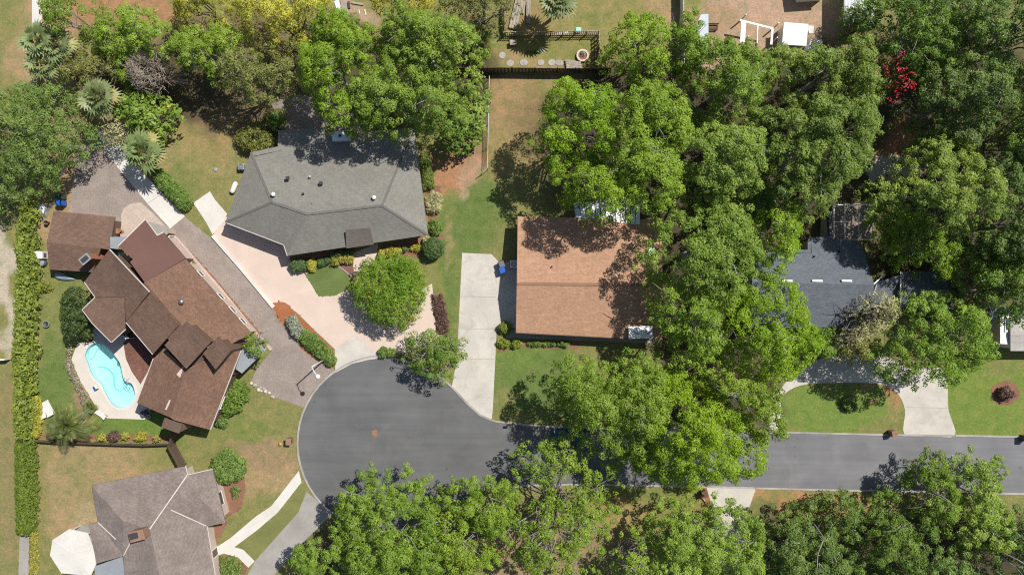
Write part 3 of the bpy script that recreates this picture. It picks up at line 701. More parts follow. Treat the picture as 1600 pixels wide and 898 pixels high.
vent(hC, 1018, 392, 3.9, 'box', .45, 'white_metal', .5); vent(hC, 862, 417, 4.0, 'pipe', .1, 'dark_metal', .3)
MB().ribbon([W(807.5, 443, 4.35), W(1035, 445, 4.35)], .32, 4.34, 4.40).build('ridge_cap', M_['orange_shingles'], hC)
pt = MB(); a, b_, c_, d_ = W(897, 318, 2.7), W(1003, 305, 2.7), W(1000, 362, 3.1), W(905, 366, 3.1)
for k in range(13):
    t0, t1 = k / 13, (k + .82) / 13
    pt.add([a.lerp(b_, t0), a.lerp(b_, t1), d_.lerp(c_, t1), d_.lerp(c_, t0)] + [p - Vector((0, 0, .05)) for p in (a.lerp(b_, t0), a.lerp(b_, t1), d_.lerp(c_, t1), d_.lerp(c_, t0))], [(0, 1, 2, 3), (7, 6, 5, 4), (0, 4, 5, 1), (1, 5, 6, 2), (2, 6, 7, 3), (3, 7, 4, 0)])
pt.build('patio_roof', M_['white_metal'], hC)
pt = MB()
for k in range(14): pt.bar(a.lerp(b_, k / 14 - .006) + Vector((0, 0, -.06)), d_.lerp(c_, k / 14 - .006) + Vector((0, 0, -.06)), .08, .1)
pt.build('patio_rafters', M_['grey_metal'], hC)
for q in [(899, 320), (950, 313), (1000, 307)]: MB().box(W(*q) + Vector((0, 0, 1.3)), (.12, .12, 2.6)).build('patio_post', M_['white_paint'], hC)

# --- slate-roofed house under the trees
hD = thing('house', 'house with a dark slate-grey roof and white ridge vents, half under trees', 'house', W(1270, 440))
insD = roof(hD, [[(1178, 388, 2.9), (1262, 390, 2.9), (1262, 372, 2.6), (1296, 368, 2.6), (1296, 330, 2.2), (1300, 330, 2.2), (1300, 372, 2.6), (1345, 378, 2.7), (1366, 445, 4.4), (1175, 440, 4.4)], [(1175, 440, 4.4), (1366, 445, 4.4), (1358, 512, 2.9), (1172, 512, 2.9)]], 'slate_shingles', 'grey_wall', .4, gutter=None)
insD2 = roof(hD, [[(1372, 440, 3.4), (1412, 428, 3.4), (1412, 476, 2.8), (1360, 478, 2.8)]], 'slate_shingles', 'grey_wall', .4, gutter=[(1366, 459)], name='wing_roof', walls_name='wing_wall')
insD3 = roof(hD, [[(1408, 424, 3.0), (1482, 424, 3.0), (1482, 452, 3.9), (1408, 452, 3.9)], [(1408, 452, 3.9), (1482, 452, 3.9), (1482, 486, 2.9), (1408, 480, 2.9)]], 'slate_shingles', 'grey_wall', .4, gutter=[(1408, 466)], name='wing_roof', walls_name='wing_wall')
for x in (1230, 1277, 1323): MB().box(W(x, 438.5, 4.44), (1.15, .24, .12), R(-1.5)).build('ridge_vent', M_['white_paint'], hD)
vent(hD, 1272, 401, 3.3, 'pipe', .1, 'dark_metal', .3); vent(hD, 1312, 393, 3.2, 'pipe', .1, 'dark_metal', .3)
MB().bar(W(1363, 446, 4.3), W(1380, 430, 3.8), .14, .06).build('flashing', M_['white_metal'], hD)
opening(hD, insD, (1230, 512), 1.8, 1.2, 1.5); opening(hD, insD, (1300, 512), 1.8, 1.2, 1.5); opening(hD, insD3, (1445, 482), 4.4, 2.1, 1.1, 'garage_door', 'white_paint', 'white_paint')
cage = thing('screen_enclosure', 'white-framed screen enclosure behind the slate-roofed house', 'screen enclosure', W(1335, 348))
cm = MB(); zc = 2.6
xs = [1303, 1320, 1342, 1364]
for x in xs:
    cm.bar(W(x, 320, zc), W(x, 374, zc), .07, .1); cm.box(W(x, 320, 1.3), (.07, .07, 2.6)); cm.box(W(x, 374, 1.3), (.07, .07, 2.6))
for y in (320, 347, 374): cm.bar(W(1303, y, zc - .06), W(1364, y, zc - .06), .06, .08)
cm.build('frame', M_['white_paint'], cage)
sheet('back_patio', [(1300, 318), (1362, 318), (1362, 372), (1300, 372)], .012, M_['pavers'])

# --- house at the right-hand edge
hE = thing('house', 'pale-roofed house with a white wall and one window beside the right lawn', 'house', W(1620, 515))
insE = roof(hE, [[(1579, 498, 3.2), (1800, 498, 3.2), (1800, 522, 3.5), (1579, 522, 3.5)], [(1579, 522, 3.5), (1800, 522, 3.5), (1800, 548, 3.2), (1579, 548, 3.2)]], 'pale_shingles', 'white_paint', .25, gutter=None)
roof(hE, [[(1563, 492, 3.0), (1584, 492, 3.05), (1584, 538, 3.05), (1563, 537, 3.0)]], 'white_paint', 'cream_wall', .2, name='flat_roof', walls_name='porch_wall', th=.15)
sk = MB().box(W(1576, 507, 3.08), (.9, 1.7, .10)).build('skylight', M_['white_metal'], hE); MB().box(W(1576, 506, 3.12), (.66, 1.36, .05)).build('pane', M_['window_glass'], sk)
opening(hE, insE, (1700, 548), 1.6, 1.2, 1.5)
insE2 = roof(hE, [[(1546, 478, 2.7), (1700, 478, 2.7), (1700, 498, 2.7), (1546, 498, 2.7)]], 'slate_shingles', 'brown_wall', .4, name='wing_roof', walls_name='wing_wall')

# --- weathered roof at the bottom left
hF = thing('house', 'house with a weathered grey-brown roof, white valleys and brick chimney', 'house', W(240, 850))
P = dict(a=(142.7, 757.7, 3), b=(289, 728, 3), v1=(293, 742, 3.05), d=(332, 733, 3), e=(352, 816, 3), f=(323, 822, 3), g=(346, 960, 3), g2=(262, 960, 4.9), h=(198, 960, 3.4), i=(193, 868, 3.6), j=(151, 880, 3), k=(138, 819, 3), l=(153, 815, 3.05), R1=(192, 813, 4.5), V2=(234, 826, 4.9), E1=(311, 777, 4.1), K=(267, 796, 4.3))
insF = roof(hF, [[P[k] for k in q] for q in (['a', 'b', 'v1', 'V2', 'R1'], ['a', 'R1', 'l'], ['k', 'l', 'R1', 'V2', 'i', 'j'], ['v1', 'd', 'E1', 'K', 'V2'], ['d', 'e', 'E1'], ['E1', 'e', 'f', 'K'], ['V2', 'K', 'f', 'g', 'g2'], ['V2', 'g2', 'h', 'i'])], 'weathered_shingles', 'pink_stucco', .5, gutter=[(334, 880), (291, 735)])
for a, b_ in (((292.5, 742, 3.16), (234, 826, 5.0)), ((267, 796, 4.4), (322, 821, 3.1)), ((153, 815.5, 3.15), (181, 842, 3.75)), ((193, 868, 3.7), (206, 842, 4.25))):
    MB().bar(W(*a), W(*b_), .12, .04).build('valley_flashing', M_['gutter_paint'], hF)
roof(hF, [[(148, 884, 2.75), (191, 869, 2.95), (206, 960, 2.95), (150, 960, 2.75)]], 'grey_metal', 'pink_stucco', .3, name='metal_roof', walls_name='addition_wall')
ch = MB().box(W(222, 831, 4.9), (1.5, 1.0, 2.4), R(14)).build('chimney', M_['brick_wall'], hF)
MB().box(W(222, 831, 4.9) + Vector((0, 0, 1.24)), (1.65, 1.15, .12), R(14)).build('chimney_cap', M_['brick_wall'], ch)
MB().box(W(222, 831, 4.9) + Vector((-.3, 0, 1.34)), (.9, .65, .12), R(14)).build('flue', M_['dark_metal'], ch)
opening(hF, insF, (343, 775), 1.6, 1.2, 1.5); opening(hF, insF, (334, 860), 1.0, 2.1, 1.06, 'front_door', 'white_paint', 'brown_wall'); opening(hF, insF, (310, 738), 1.5, 1.2, 1.5); opening(hF, insF, (215, 745), 1.8, 1.2, 1.5)

# --- big brown house beside the pool, several shed roofs
hA = thing('house', 'large brown house of stepped shed roofs beside the swimming pool', 'house', W(290, 520)); hA['tall'] = 1.14
insM = roof(hA, [[(227, 343.5, 3.6), (245.5, 368.5, 3.6), (255.5, 363.5, 3.2), (290, 403.5, 3.2), (226, 441, 5.35), (203, 409, 5.35), (208, 405, 5.2), (185, 385, 5.0)]], 'membrane_roof', 'pink_stucco', .3, th=.22, name='membrane_roof', gutter=[(236, 356)], walls_name='rear_wall')
insR1 = roof(hA, [[(226, 441, 5.4), (290, 404.5, 3.2), (392.6, 520.5, 3.2), (327, 556, 5.5)], [(226, 441, 5.4), (327, 556, 5.5), (300, 573, 4.8), (205, 462, 4.8)]], 'tan_brown_shingles', 'pink_stucco', .35, th=.2)
insR2 = roof(hA, [[(170.5, 390, 6.1), (233, 456.5, 6.1), (197, 502, 4.3), (194, 464, 4.9), (149, 464, 4.3), (132, 440, 4.3)]], 'brown_shingles', 'brown_wall', .4, gutter=[(201, 423), (140, 452)], name='upper_roof', walls_name='upper_wall')
insR3 = roof(hA, [[(149, 464.5, 4.2), (194, 464.5, 4.85), (145, 505, 4.7), (129, 484, 4.2)], [(145, 505, 4.7), (194, 464.5, 4.85), (195.5, 514, 4.2), (174, 534, 4.2)]], 'brown_shingles', 'brown_wall', .4, gutter=[(185, 524), (139, 474)], name='bay_roof', walls_name='bay_wall')
insR4 = roof(hA, [[(232, 457, 5.6), (278, 509, 5.6), (239, 553, 4.2), (197, 503, 4.2)]], 'brown_shingles', 'brown_wall', .4, gutter=[(218, 528)], name='side_roof', walls_name='side_wall')
insB1 = roof(hA, [[(291, 502, 7.3), (328, 535.5, 7.3), (291, 576, 6.3), (257, 539, 6.3)]], 'brown_shingles', 'brown_wall', .35, name='tower_roof', walls_name='tower_wall', th=.25)
insB2 = roof(hA, [[(341, 525.5, 6.9), (359.5, 549, 6.9), (337, 577, 6.2), (317, 552, 6.2)]], 'brown_shingles', 'brown_wall', .3, name='tower_roof', walls_name='tower_wall', th=.25)
insR5 = roof(hA, [[(256, 544, 4.2), (291, 577, 5.2), (266, 652, 5.2), (214, 629, 4.0), (240, 560, 4.1)], [(291, 577, 5.2), (330, 556, 5.0), (376, 547, 4.0), (328, 671, 3.8), (272, 656, 5.0), (266, 652, 5.2)]], 'tan_brown_shingles', 'brown_wall', .45, gutter=[(352, 609), (227, 595)], name='pool_wing_roof', walls_name='pool_wing_wall')
for q in [(314, 428), (346, 462), (365, 483), (379, 502)]: opening(hA, insR1, q, .95, 1.1, 1.7, z_at=1.7)
opening(hA, insM, (262, 371), 1.0, 1.1, 1.7, z_at=1.7)
opening(hA, insR3, (190, 522), 2.6, 2.1, 1.1); opening(hA, insR4, (222, 525), 3.2, 2.1, 1.1); opening(hA, insR5, (240, 590), 2.6, 2.1, 1.1); opening(hA, insR5, (345, 620), 1.6, 1.2, 1.6); opening(hA, insR2, (140, 452), 1.2, 1.2, 2.6)
vent(hA, 284.5, 471, 4.9, 'turbine', .3); vent(hA, 256.5, 494.5, 4.8, 'turbine', .3)
for q, rz in (((284, 581, 5.74), -40), ((265, 633, 5.66), -25)): MB().box(W(*q), (.55, 1.15, .12), R(rz)).build('skylight', M_['pink_stucco'], hA)
ch = MB().box(W(285, 658, 2.7), (1.9, .95, 5.4), R(-20)).build('chimney', M_['brick_wall'], hA)
MB().box(W(285, 658, 2.7) + Vector((0, 0, 2.76)), (2.1, 1.1, .12), R(-20)).build('chimney_cap', M_['brown_wood'], ch)
roof(hA, [[(368, 576, 2.7), (379, 544, 2.7), (409, 539, 2.7), (417, 545, 2.7), (378, 583, 2.7)]], 'grey_metal', None, .2, name='porch_roof', th=.12)
roof(hA, [[(172, 370, 2.8), (197, 370, 2.8), (184, 389, 2.8), (172, 388, 2.8)]], 'grey_metal', None, .2, name='link_roof', th=.12)
roof(hA, [[(230, 346, 2.6), (262, 354, 2.6), (262, 366, 2.6), (247, 372, 2.6)]], 'concrete_grey', 'pink_stucco', .3, name='entry_roof', th=.15, walls_name='entry_wall')
roof(hA, [[(184, 395, 3.4), (195, 395, 3.4), (202, 407, 3.4), (194, 412, 3.4)]], 'concrete_grey', 'pink_stucco', .3, name='recess_roof', th=.15, walls_name='recess_wall')
for q in [(371, 576), (380, 547), (414, 546), (378, 580)]: MB().box(W(*q) + Vector((0, 0, 1.45)), (.14, .14, 2.9)).build('porch_post', M_['dark_metal'], hA)

gA = thing('garage', 'brown-roofed garage with a brick chimney behind the tall left hedge', 'garage', W(125, 380))
insG = roof(gA, [[(83.5, 329.5, 2.3), (179.5, 339, 2.3), (170.5, 390, 3.2), (157, 388, 3.2), (73, 378.5, 3.2)], [(73, 378.5, 3.2), (157, 388, 3.2), (151, 408, 2.75), (144, 425, 2.3), (77, 421, 2.3)]], 'brown_shingles', 'brown_wall', .4, gutter=None)
opening(gA, insG, (130, 334), 4.6, 1.9, .97, 'garage_door', 'cream_wall', 'cream_wall'); opening(gA, insG, (110, 424), 1.4, .8, 1.4)
ch = MB().box(W(151, 406, 2.4), (1.15, .8, 4.8), R(40)).build('chimney', M_['orange_paint'], gA)
MB().box(W(151, 406, 2.4) + Vector((0, 0, 2.47)), (1.2, .86, .12), R(40)).build('chimney_cap', M_['grey_metal'], ch)
MB().box(W(151, 406, 2.4) + Vector((0, 0, 2.58)), (.85, .5, .1), R(40)).build('flue', M_['dark_metal'], ch)

# --- sheds and slabs at the top
def shed(label, pts, z, mat, wall='white_paint', ridge=False):
    px = sum(p[0] for p in pts) / len(pts); py = sum(p[1] for p in pts) / len(pts)
    s_ = thing('shed', label, 'shed', W(px, py))
    ins = roof(s_, [[(x, y, z + dz) for (x, y), dz in zip(pts, (.25, .25, 0, 0, 0, 0))]], mat, wall, .15, th=.12)
    o = s_
    best = min(range(len(ins)), key=lambda i: -(ins[i] - ins[(i + 1) % len(ins)]).length)
    q = (ins[best] + ins[(best + 1) % len(ins)]) / 2
    opening(s_, ins, (q.x / S + 800, 449 - q.y / S), .9, 1.9, .98, 'door', 'white_paint', 'grey_metal')
    return s_
shed('white flat-roofed shed in the bare yard at the top', [(1225, 35), (1263, 38), (1260, 72), (1222, 70)], 2.3, 'white_metal')
shed('small white lean-to beside the white flat-roofed shed', [(1263, 40), (1272, 41), (1271, 52), (1262.5, 52)], 1.8, 'white_metal')
shed('small white shed nearest the oaks in the bare yard', [(1267, 62), (1286, 64), (1282, 82), (1262, 80)], 2.0, 'white_metal')
shed('pale blue-grey metal shed beside the white fence', [(1095, 23), (1107, 22), (1107, 75), (1078, 78), (1085, 50)], 2.2, 'pale_blue_metal', 'grey_metal')
shed('shed just beyond the upper edge, seen by its shadow on the bare yard', [(1252, -34), (1297, -36), (1296, -8), (1253, -5)], 2.4, 'white_metal')
pg = thing('pergola', 'white-beamed pergola overgrown by oak branches in the bare yard', 'pergola', W(1182, 52))
for a, b_, w in (((1156, 32), (1208, 45), .22), ((1162, 33), (1160, 68), .55), ((1207, 45), (1205, 70), .25), ((1184, 39), (1183, 68), .12)): MB().bar(W(*a, 2.3), W(*b_, 2.3 - (.02 if w > .3 else .2)), w, .1).build('beam', M_['white_paint'], pg)
for q in ((1157, 33), (1207, 46), (1161, 66), (1205, 68)): MB().box(W(*q) + Vector((0, 0, 1.12)), (.12, .12, 2.24)).build('post', M_['white_paint'], pg)
cs = thing('carport', 'corrugated pale metal carport at the upper edge beside dense oaks', 'carport', W(1343, 15))
mb = MB(); a = W(1319, -30, 2.8); b_ = W(1368, -30, 2.8); c_ = W(1318, 42, 2.8); nn = 22
for k in range(nn):
    t0, t1 = k / nn, (k + 1) / nn; tm = (t0 + t1) / 2
    for u0, u1, z0, z1 in ((t0, tm, 0, .07), (tm, t1, .07, 0)):
        p0 = a.lerp(b_, u0); p1 = a.lerp(b_, u1); d = c_ - a
        mb.add([p0 + Vector((0, 0, z0)), p1 + Vector((0, 0, z1)), p1 + d + Vector((0, 0, z1)), p0 + d + Vector((0, 0, z0))] + [p + Vector((0, 0, -.04)) for p in (p0 + Vector((0, 0, z0)), p1 + Vector((0, 0, z1)), p1 + d + Vector((0, 0, z1)), p0 + d + Vector((0, 0, z0)))], [(0, 3, 2, 1), (4, 5, 6, 7), (0, 1, 5, 4), (2, 3, 7, 6)])
mb.build('roof', M_['white_metal'], cs, fix=False)
for q in [(1322, -5), (1322, 38), (1364, -5), (1364, 38)]: MB().box(W(*q) + Vector((0, 0, 1.38)), (.1, .1, 2.76)).build('post', M_['grey_metal'], cs)
MB().box(W(1343, 42, 2.62), (3.6, .08, .2)).build('fascia', M_['white_paint'], cs)

# --- white octagonal gazebo
gz = thing('gazebo', 'white octagonal gazebo roof beside the weathered brown house', 'gazebo', W(114, 864))
cx = W(113, 864, 2.6)
oc = [W(*p, 2.5) for p in [(108, 826), (137, 832), (147, 858), (150, 881), (142, 899), (96, 895), (78, 867), (82, 843)]]
mb = MB(); ap = cx + Vector((0, 0, .06)); vs = [tuple(ap)] + [tuple(p) for p in oc] + [(p.x, p.y, p.z - .16) for p in oc]
for p in oc: MB().bar(ap + Vector((0, 0, .02)), p + Vector((0, 0, .02)), .05, .03).build('ridge_seam', M_['concrete_white'], gz)
mb.add(vs, [(0, i + 1, (i + 1) % 8 + 1) for i in range(8)] + [(i + 1, i + 9, (i + 1) % 8 + 9, (i + 1) % 8 + 1) for i in range(8)] + [tuple(range(16, 8, -1))]).build('roof', M_['concrete_white'], gz)
for p in oc: MB().box(cx + (p - cx) * .9 + Vector((0, 0, -1.45 + .02)) - Vector((0, 0, .0)), (.12, .12, 2.2)).build('post', M_['white_paint'], gz)
MB().prism([cx + (p - cx) * .92 for p in oc], 0, .15).build('deck', M_['concrete_grey'], gz)
# ---------------------------------------------------------------- vegetation
def leaves(C, Rr, Zs, n_per, leaf, aspect, rg, up=.45, spread=.38, droop=0.0, low=-.25):
    """leaf quads on clumps: C centres, Rr radii -> vertices, tints are added by the caller"""
    idx = np.repeat(np.arange(len(C)), n_per); m = len(idx)
    d = rg.normal(size=(m, 3)); d /= np.linalg.norm(d, axis=1)[:, None]
    flip = d[:, 2] < low; d[flip, 2] *= -1
    rr = Rr[idx] * (rg.uniform(.55, 1.0, m) ** .5) * (1 + .10 * rg.normal(size=m).clip(-1.5, 2.5))
    p = C[idx] + d * rr[:, None] * np.array([1, 1, Zs])
    nrm = d * 1.0 + rg.normal(size=(m, 3)) * spread + np.array([0, 0, up]); nrm /= np.linalg.norm(nrm, axis=1)[:, None]
    t = np.cross(nrm, rg.normal(size=(m, 3))) + d * droop; t -= nrm * (t * nrm).sum(1)[:, None]; t /= np.linalg.norm(t, axis=1)[:, None] + 1e-9
    b = np.cross(nrm, t); L = leaf * rg.uniform(.65, 1.4, m)[:, None]; Wd = L * aspect
    V = np.stack([p - t * L, p + b * Wd - t * L * .15 + nrm * L * .12, p + t * L, p - b * Wd - t * L * .15 + nrm * L * .12], 1)
    return V, idx
def leafmesh(name, V, tint, mat, parent):
    m = len(V); o0 = origin_of(parent) if parent is not None else Vector((0, 0, 0))
    me = bpy.data.meshes.new(name)
    quads(me, V.reshape(-1, 3) - np.array(o0), np.arange(m * 4).reshape(m, 4))
    a = me.attributes.new('tint', 'FLOAT', 'FACE'); a.data.foreach_set('value', np.clip(tint, 0, 1).astype(np.float32))
    return link(name, me, M_[mat], parent)
def scatter(P, d, rg, off=0):
    """points about d apart inside a plan outline"""
    xs = [p[0] for p in P]; ys = [p[1] for p in P]
    gx, gy = np.meshgrid(np.arange(min(xs), max(xs) + d, d), np.arange(min(ys), max(ys) + d, d * .87))
    gx = gx + (np.arange(gx.shape[0])[:, None] % 2) * d / 2
    X = (gx + rg.uniform(-.38, .38, gx.shape) * d).ravel(); Y = (gy + rg.uniform(-.38, .38, gx.shape) * d).ravel()
    k = inside(P, X, Y); return X[k], Y[k]
STY = dict(  # leaf material, clump radius, spacing, leaf length, aspect, leaves per m2, gap level, bumpiness, limbs, flatness
    oak=dict(mat='leaf_oak', r=.62, d=.68, leaf=.095, asp=.6, dens=50, gap=.45, bump=1.3, lobe=2.0, limb=9, zs=.72),
    bright=dict(mat='leaf_oak_bright', r=.62, d=.68, leaf=.095, asp=.6, dens=40, gap=.52, bump=1.1, lobe=2.0, limb=9, zs=.72),
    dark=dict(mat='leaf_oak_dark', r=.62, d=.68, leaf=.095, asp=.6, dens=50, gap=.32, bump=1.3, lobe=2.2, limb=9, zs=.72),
    darkest=dict(mat='leaf_darkest', r=.5, d=.5, leaf=.10, asp=.6, dens=40, gap=.3, bump=.6, limb=4, zs=.75),
    olive=dict(mat='leaf_olive', r=.6, d=.66, leaf=.10, asp=.5, dens=40, gap=.50, bump=.9, lobe=1.5, limb=10, zs=.7),
    soft=dict(mat='leaf_soft', r=.75, d=.75, leaf=.14, asp=.3, dens=50, gap=.36, lobe=1.6, bump=.8, limb=8, zs=.8),
    bamboo=dict(mat='leaf_bamboo', r=.8, d=.8, leaf=.15, asp=.3, dens=46, gap=.38, lobe=1.6, bump=.8, limb=6, zs=.9),
    sparse=dict(mat='leaf_oak', r=.62, d=.72, leaf=.11, asp=.6, dens=36, gap=.72, bump=1.0, lobe=1.3, limb=40, zs=.7),
    grey=dict(mat='leaf_oak_dark', r=.6, d=.66, leaf=.095, asp=.55, dens=40, gap=.46, bump=.8, limb=20, zs=.7),
    weeping=dict(mat='leaf_weeping', r=.75, d=.62, leaf=.20, asp=.2, dens=50, gap=.25, bump=.7, limb=6, zs=.55, droop=2.2, spread=.45),
    lush=dict(mat='leaf_lush', r=.6, d=.66, leaf=.22, asp=.5, dens=30, gap=.40, bump=.8, limb=4, zs=.8),
    dry=dict(mat='leaf_dry', r=.7, d=.75, leaf=.15, asp=.3, dens=20, gap=.45, bump=.9, limb=30, zs=.7))
def smooth_field(X, Y, rg, freqs=(.35, .8, 1.5)):
    a = np.zeros_like(X)
    for f in freqs:
        for _ in range(2):
            th = rg.uniform(0, 6.28); ph = rg.uniform(0, 6.28)
            a += np.sin((X * math.cos(th) + Y * math.sin(th)) * f * 2 + ph)
    return a / (2 * len(freqs)) ** .5
N_TREE = [0]
def tree(name, label, poly, ztop, style, zlow=None, group=None, cat='tree', gapmul=1.0, bark=None, clip=True):
    N_TREE[0] += 1; rg = np.random.default_rng(100 + N_TREE[0]); s = STY[style]
    ztop *= 1.17 if ztop <= 8.5 else 1.3
    zlow = ztop * .45 if zlow is None else zlow * 1.17; zm = zlow + (ztop - zlow) * .55
    P = [W(p[0], p[1], zm) for p in curve(poly, 3)]
    cxy = np.mean([[p.x, p.y] for p in P], 0); grow = {'dark': 1.14, 'oak': 1.05, 'bright': 1.05}.get(style, 1.0)
    grow = 1.0 if cxy[1] < -20 else grow
    P = [Vector((cxy[0] + (p.x - cxy[0]) * grow, cxy[1] + (p.y - cxy[1]) * grow, 0)) for p in P]
    root = thing(name, label, cat, (cxy[0], cxy[1], 0), 0, group)
    X, Y = scatter(P, s['d'], rg); e = edge_dist(P, X, Y); em = max(min(e.max(), 3.6 if s.get('lobe', 0) > 1.9 else 6.0), 1.0)
    t = np.clip(e / em, 0, 1)
    fld = smooth_field(X, Y, rg); gapf = smooth_field(X + 31, Y - 17, rg, (.4, .75, 1.4))
    Z = zlow + (ztop - zlow) * np.sqrt(1 - (1 - t) ** 2 * .96) * .9 + fld * s['bump'] * .55 + rg.normal(size=len(X)) * s['bump'] * .32
    lob = np.zeros(len(X))
    if s.get('lobe'):                  # boughs: rounded masses of foliage with deep clefts between them
        lx, ly = scatter(P, 2.9, rg); lx = lx + rg.normal(size=len(lx)) * .5; ly = ly + rg.normal(size=len(ly)) * .5
        if len(lx):
            lr = rg.uniform(1.5, 2.6, len(lx)); lh = rg.normal(size=len(lx)) * .55
            dd = np.hypot(X[:, None] - lx[None], Y[:, None] - ly[None]) / lr[None]
            hh = np.sqrt(np.clip(1 - dd ** 2, 0, 1)) + lh[None] * (dd < 1); lob = hh.max(1); Z = Z + s['lobe'] * (lob - .6)
    ctr = np.hypot(X - cxy[0], Y - cxy[1])
    keep = gapf + np.clip(1.6 - ctr, 0, 1) * 2 > -2.0 + s['gap'] * gapmul * 2.6
    if s.get('lobe'): keep &= (lob > .18) | (rg.uniform(size=len(X)) < .5)
    keep &= (rg.uniform(size=len(X)) > .06)
    # the lumps of the top layer, a looser layer below it, and small sprays that fray the outline
    C1 = np.stack([X, Y, Z], 1)[keep]; R1 = s['r'] * rg.uniform(.62, 1.28, len(C1)) * (.72 + .28 * t[keep])
    k2 = (rg.uniform(size=len(X)) < .5 * (.4 if s['gap'] > .62 else 1)) & (gapf > -1.9 + s['gap'] * gapmul * 1.3)
    C2 = np.stack([X + rg.normal(size=len(X)) * .4, Y + rg.normal(size=len(X)) * .4, np.maximum(zlow * .8, Z - rg.uniform(1.2, 3.0, len(X)))], 1)[k2]; R2 = s['r'] * rg.uniform(.7, 1.1, len(C2))
    ring = np.array([[p.x, p.y] for p in P]); nx = np.roll(ring, -1, 0); L = np.linalg.norm(nx - ring, axis=1)
    m3 = int(L.sum() / (s['r'] * 1.5)); pick = rg.choice(len(ring), m3, p=L / L.sum()); u = rg.uniform(size=m3)[:, None]
    q = ring[pick] * (1 - u) + nx[pick] * u; dirc = q - cxy; dirc /= np.linalg.norm(dirc, axis=1)[:, None] + 1e-6
    q = q + dirc * rg.normal(size=m3)[:, None] * .45 - dirc * .25
    C3 = np.concatenate([q, (zlow + rg.uniform(.0, .45, m3) * (ztop - zlow))[:, None]], 1); R3 = s['r'] * rg.uniform(.35, .8, m3)
    C = np.concatenate([C1, C2, C3]); Rr = np.concatenate([R1, R2, R3])
    npl = np.maximum(6, (s['dens'] * 4.2 * Rr ** 2 * (.17 / s['leaf']) ** 1.25)).astype(int)
    npl[len(C1):len(C1) + len(C2)] = (npl[len(C1):len(C1) + len(C2)] * .55).astype(int)
    V, idx = leaves(C, Rr, s['zs'], npl, s['leaf'], s['asp'], rg, spread=s.get('spread', .38), droop=s.get('droop', 0))
    tc = rg.uniform(.1, .9, len(C)) * .6 + .25 * (smooth_field(C[:, 0] * .6, C[:, 1] * .6, rg) * .5 + .5)
    leafmesh('crown', V, tc[idx] + rg.normal(size=len(idx)) * .16 + rg.uniform(-.18, .18), s['mat'], root)
    # trunk and limbs
    bk = bark or ('pale_bark' if style in ('sparse', 'grey', 'oak', 'bright', 'dark') else 'bark')
    mb = MB(); r0 = .05 + .022 * ztop; base = Vector((cxy[0], cxy[1], 0)); lean = Vector((rg.normal() * .4, rg.normal() * .4, 0))
    fork = base + lean + Vector((0, 0, max(.5, zlow * .62)))
    mb.tube([base - Vector((0, 0, .1)), base + Vector((0, 0, .25)), base.lerp(fork, .5), fork], [r0 * 1.5, r0 * 1.1, r0 * .95, r0 * .8], 8)
    nl = min(s['limb'], len(C1))
    if nl:
        top = np.argsort(-(C1[:, 2] + rg.normal(size=len(C1)) * 2.5))[:max(nl * 3, 1)]
        for i in rg.choice(top, min(nl, len(top)), replace=False):
            tip = Vector(C1[i]) + Vector((rg.normal() * .3, rg.normal() * .3, R1[i] * (.45 if style in ('sparse', 'grey', 'dry') else .2)))
            f0 = fork; fork = f0 + Vector((rg.normal() * .25, rg.normal() * .25, rg.uniform(-.1, .42) * (ztop - f0.z)))
            mid = fork.lerp(tip, .5) + Vector((rg.normal() * .5, rg.normal() * .5, (tip.z - fork.z) * .22))
            q1 = fork.lerp(mid, .5) + Vector((0, 0, .2)); q3 = mid.lerp(tip, .55) + Vector((rg.normal() * .35, rg.normal() * .35, .15))
            st_ = f0 if (fork - f0).z > .3 else fork
            rb = min(.15, r0 * rg.uniform(.3, .5)); k = min(1, rb)
            mb.tube([st_ - Vector((0, 0, .2)), fork + Vector((0, 0, .05)) if st_ is f0 else q1.lerp(fork, .5), mid, q3, tip], [rb, rb * .8, rb * .6, rb * .42, .02], 5, False)
            for _ in range(3 if s['limb'] < 30 else 5):  # side twigs
                a = mid.lerp(tip, rg.uniform(0, .9)); v = Vector((rg.normal(), rg.normal(), abs(rg.normal()) * .6)).normalized() * rg.uniform(.7, 1.7)
                mb.tube([a, a + v * .55 + Vector((0, 0, .1)), a + v], [rb * .36, rb * .24, .012], 4, False)
            fork = f0
    mb.build('trunk', M_[bk], root, True, fix=False)
    return root
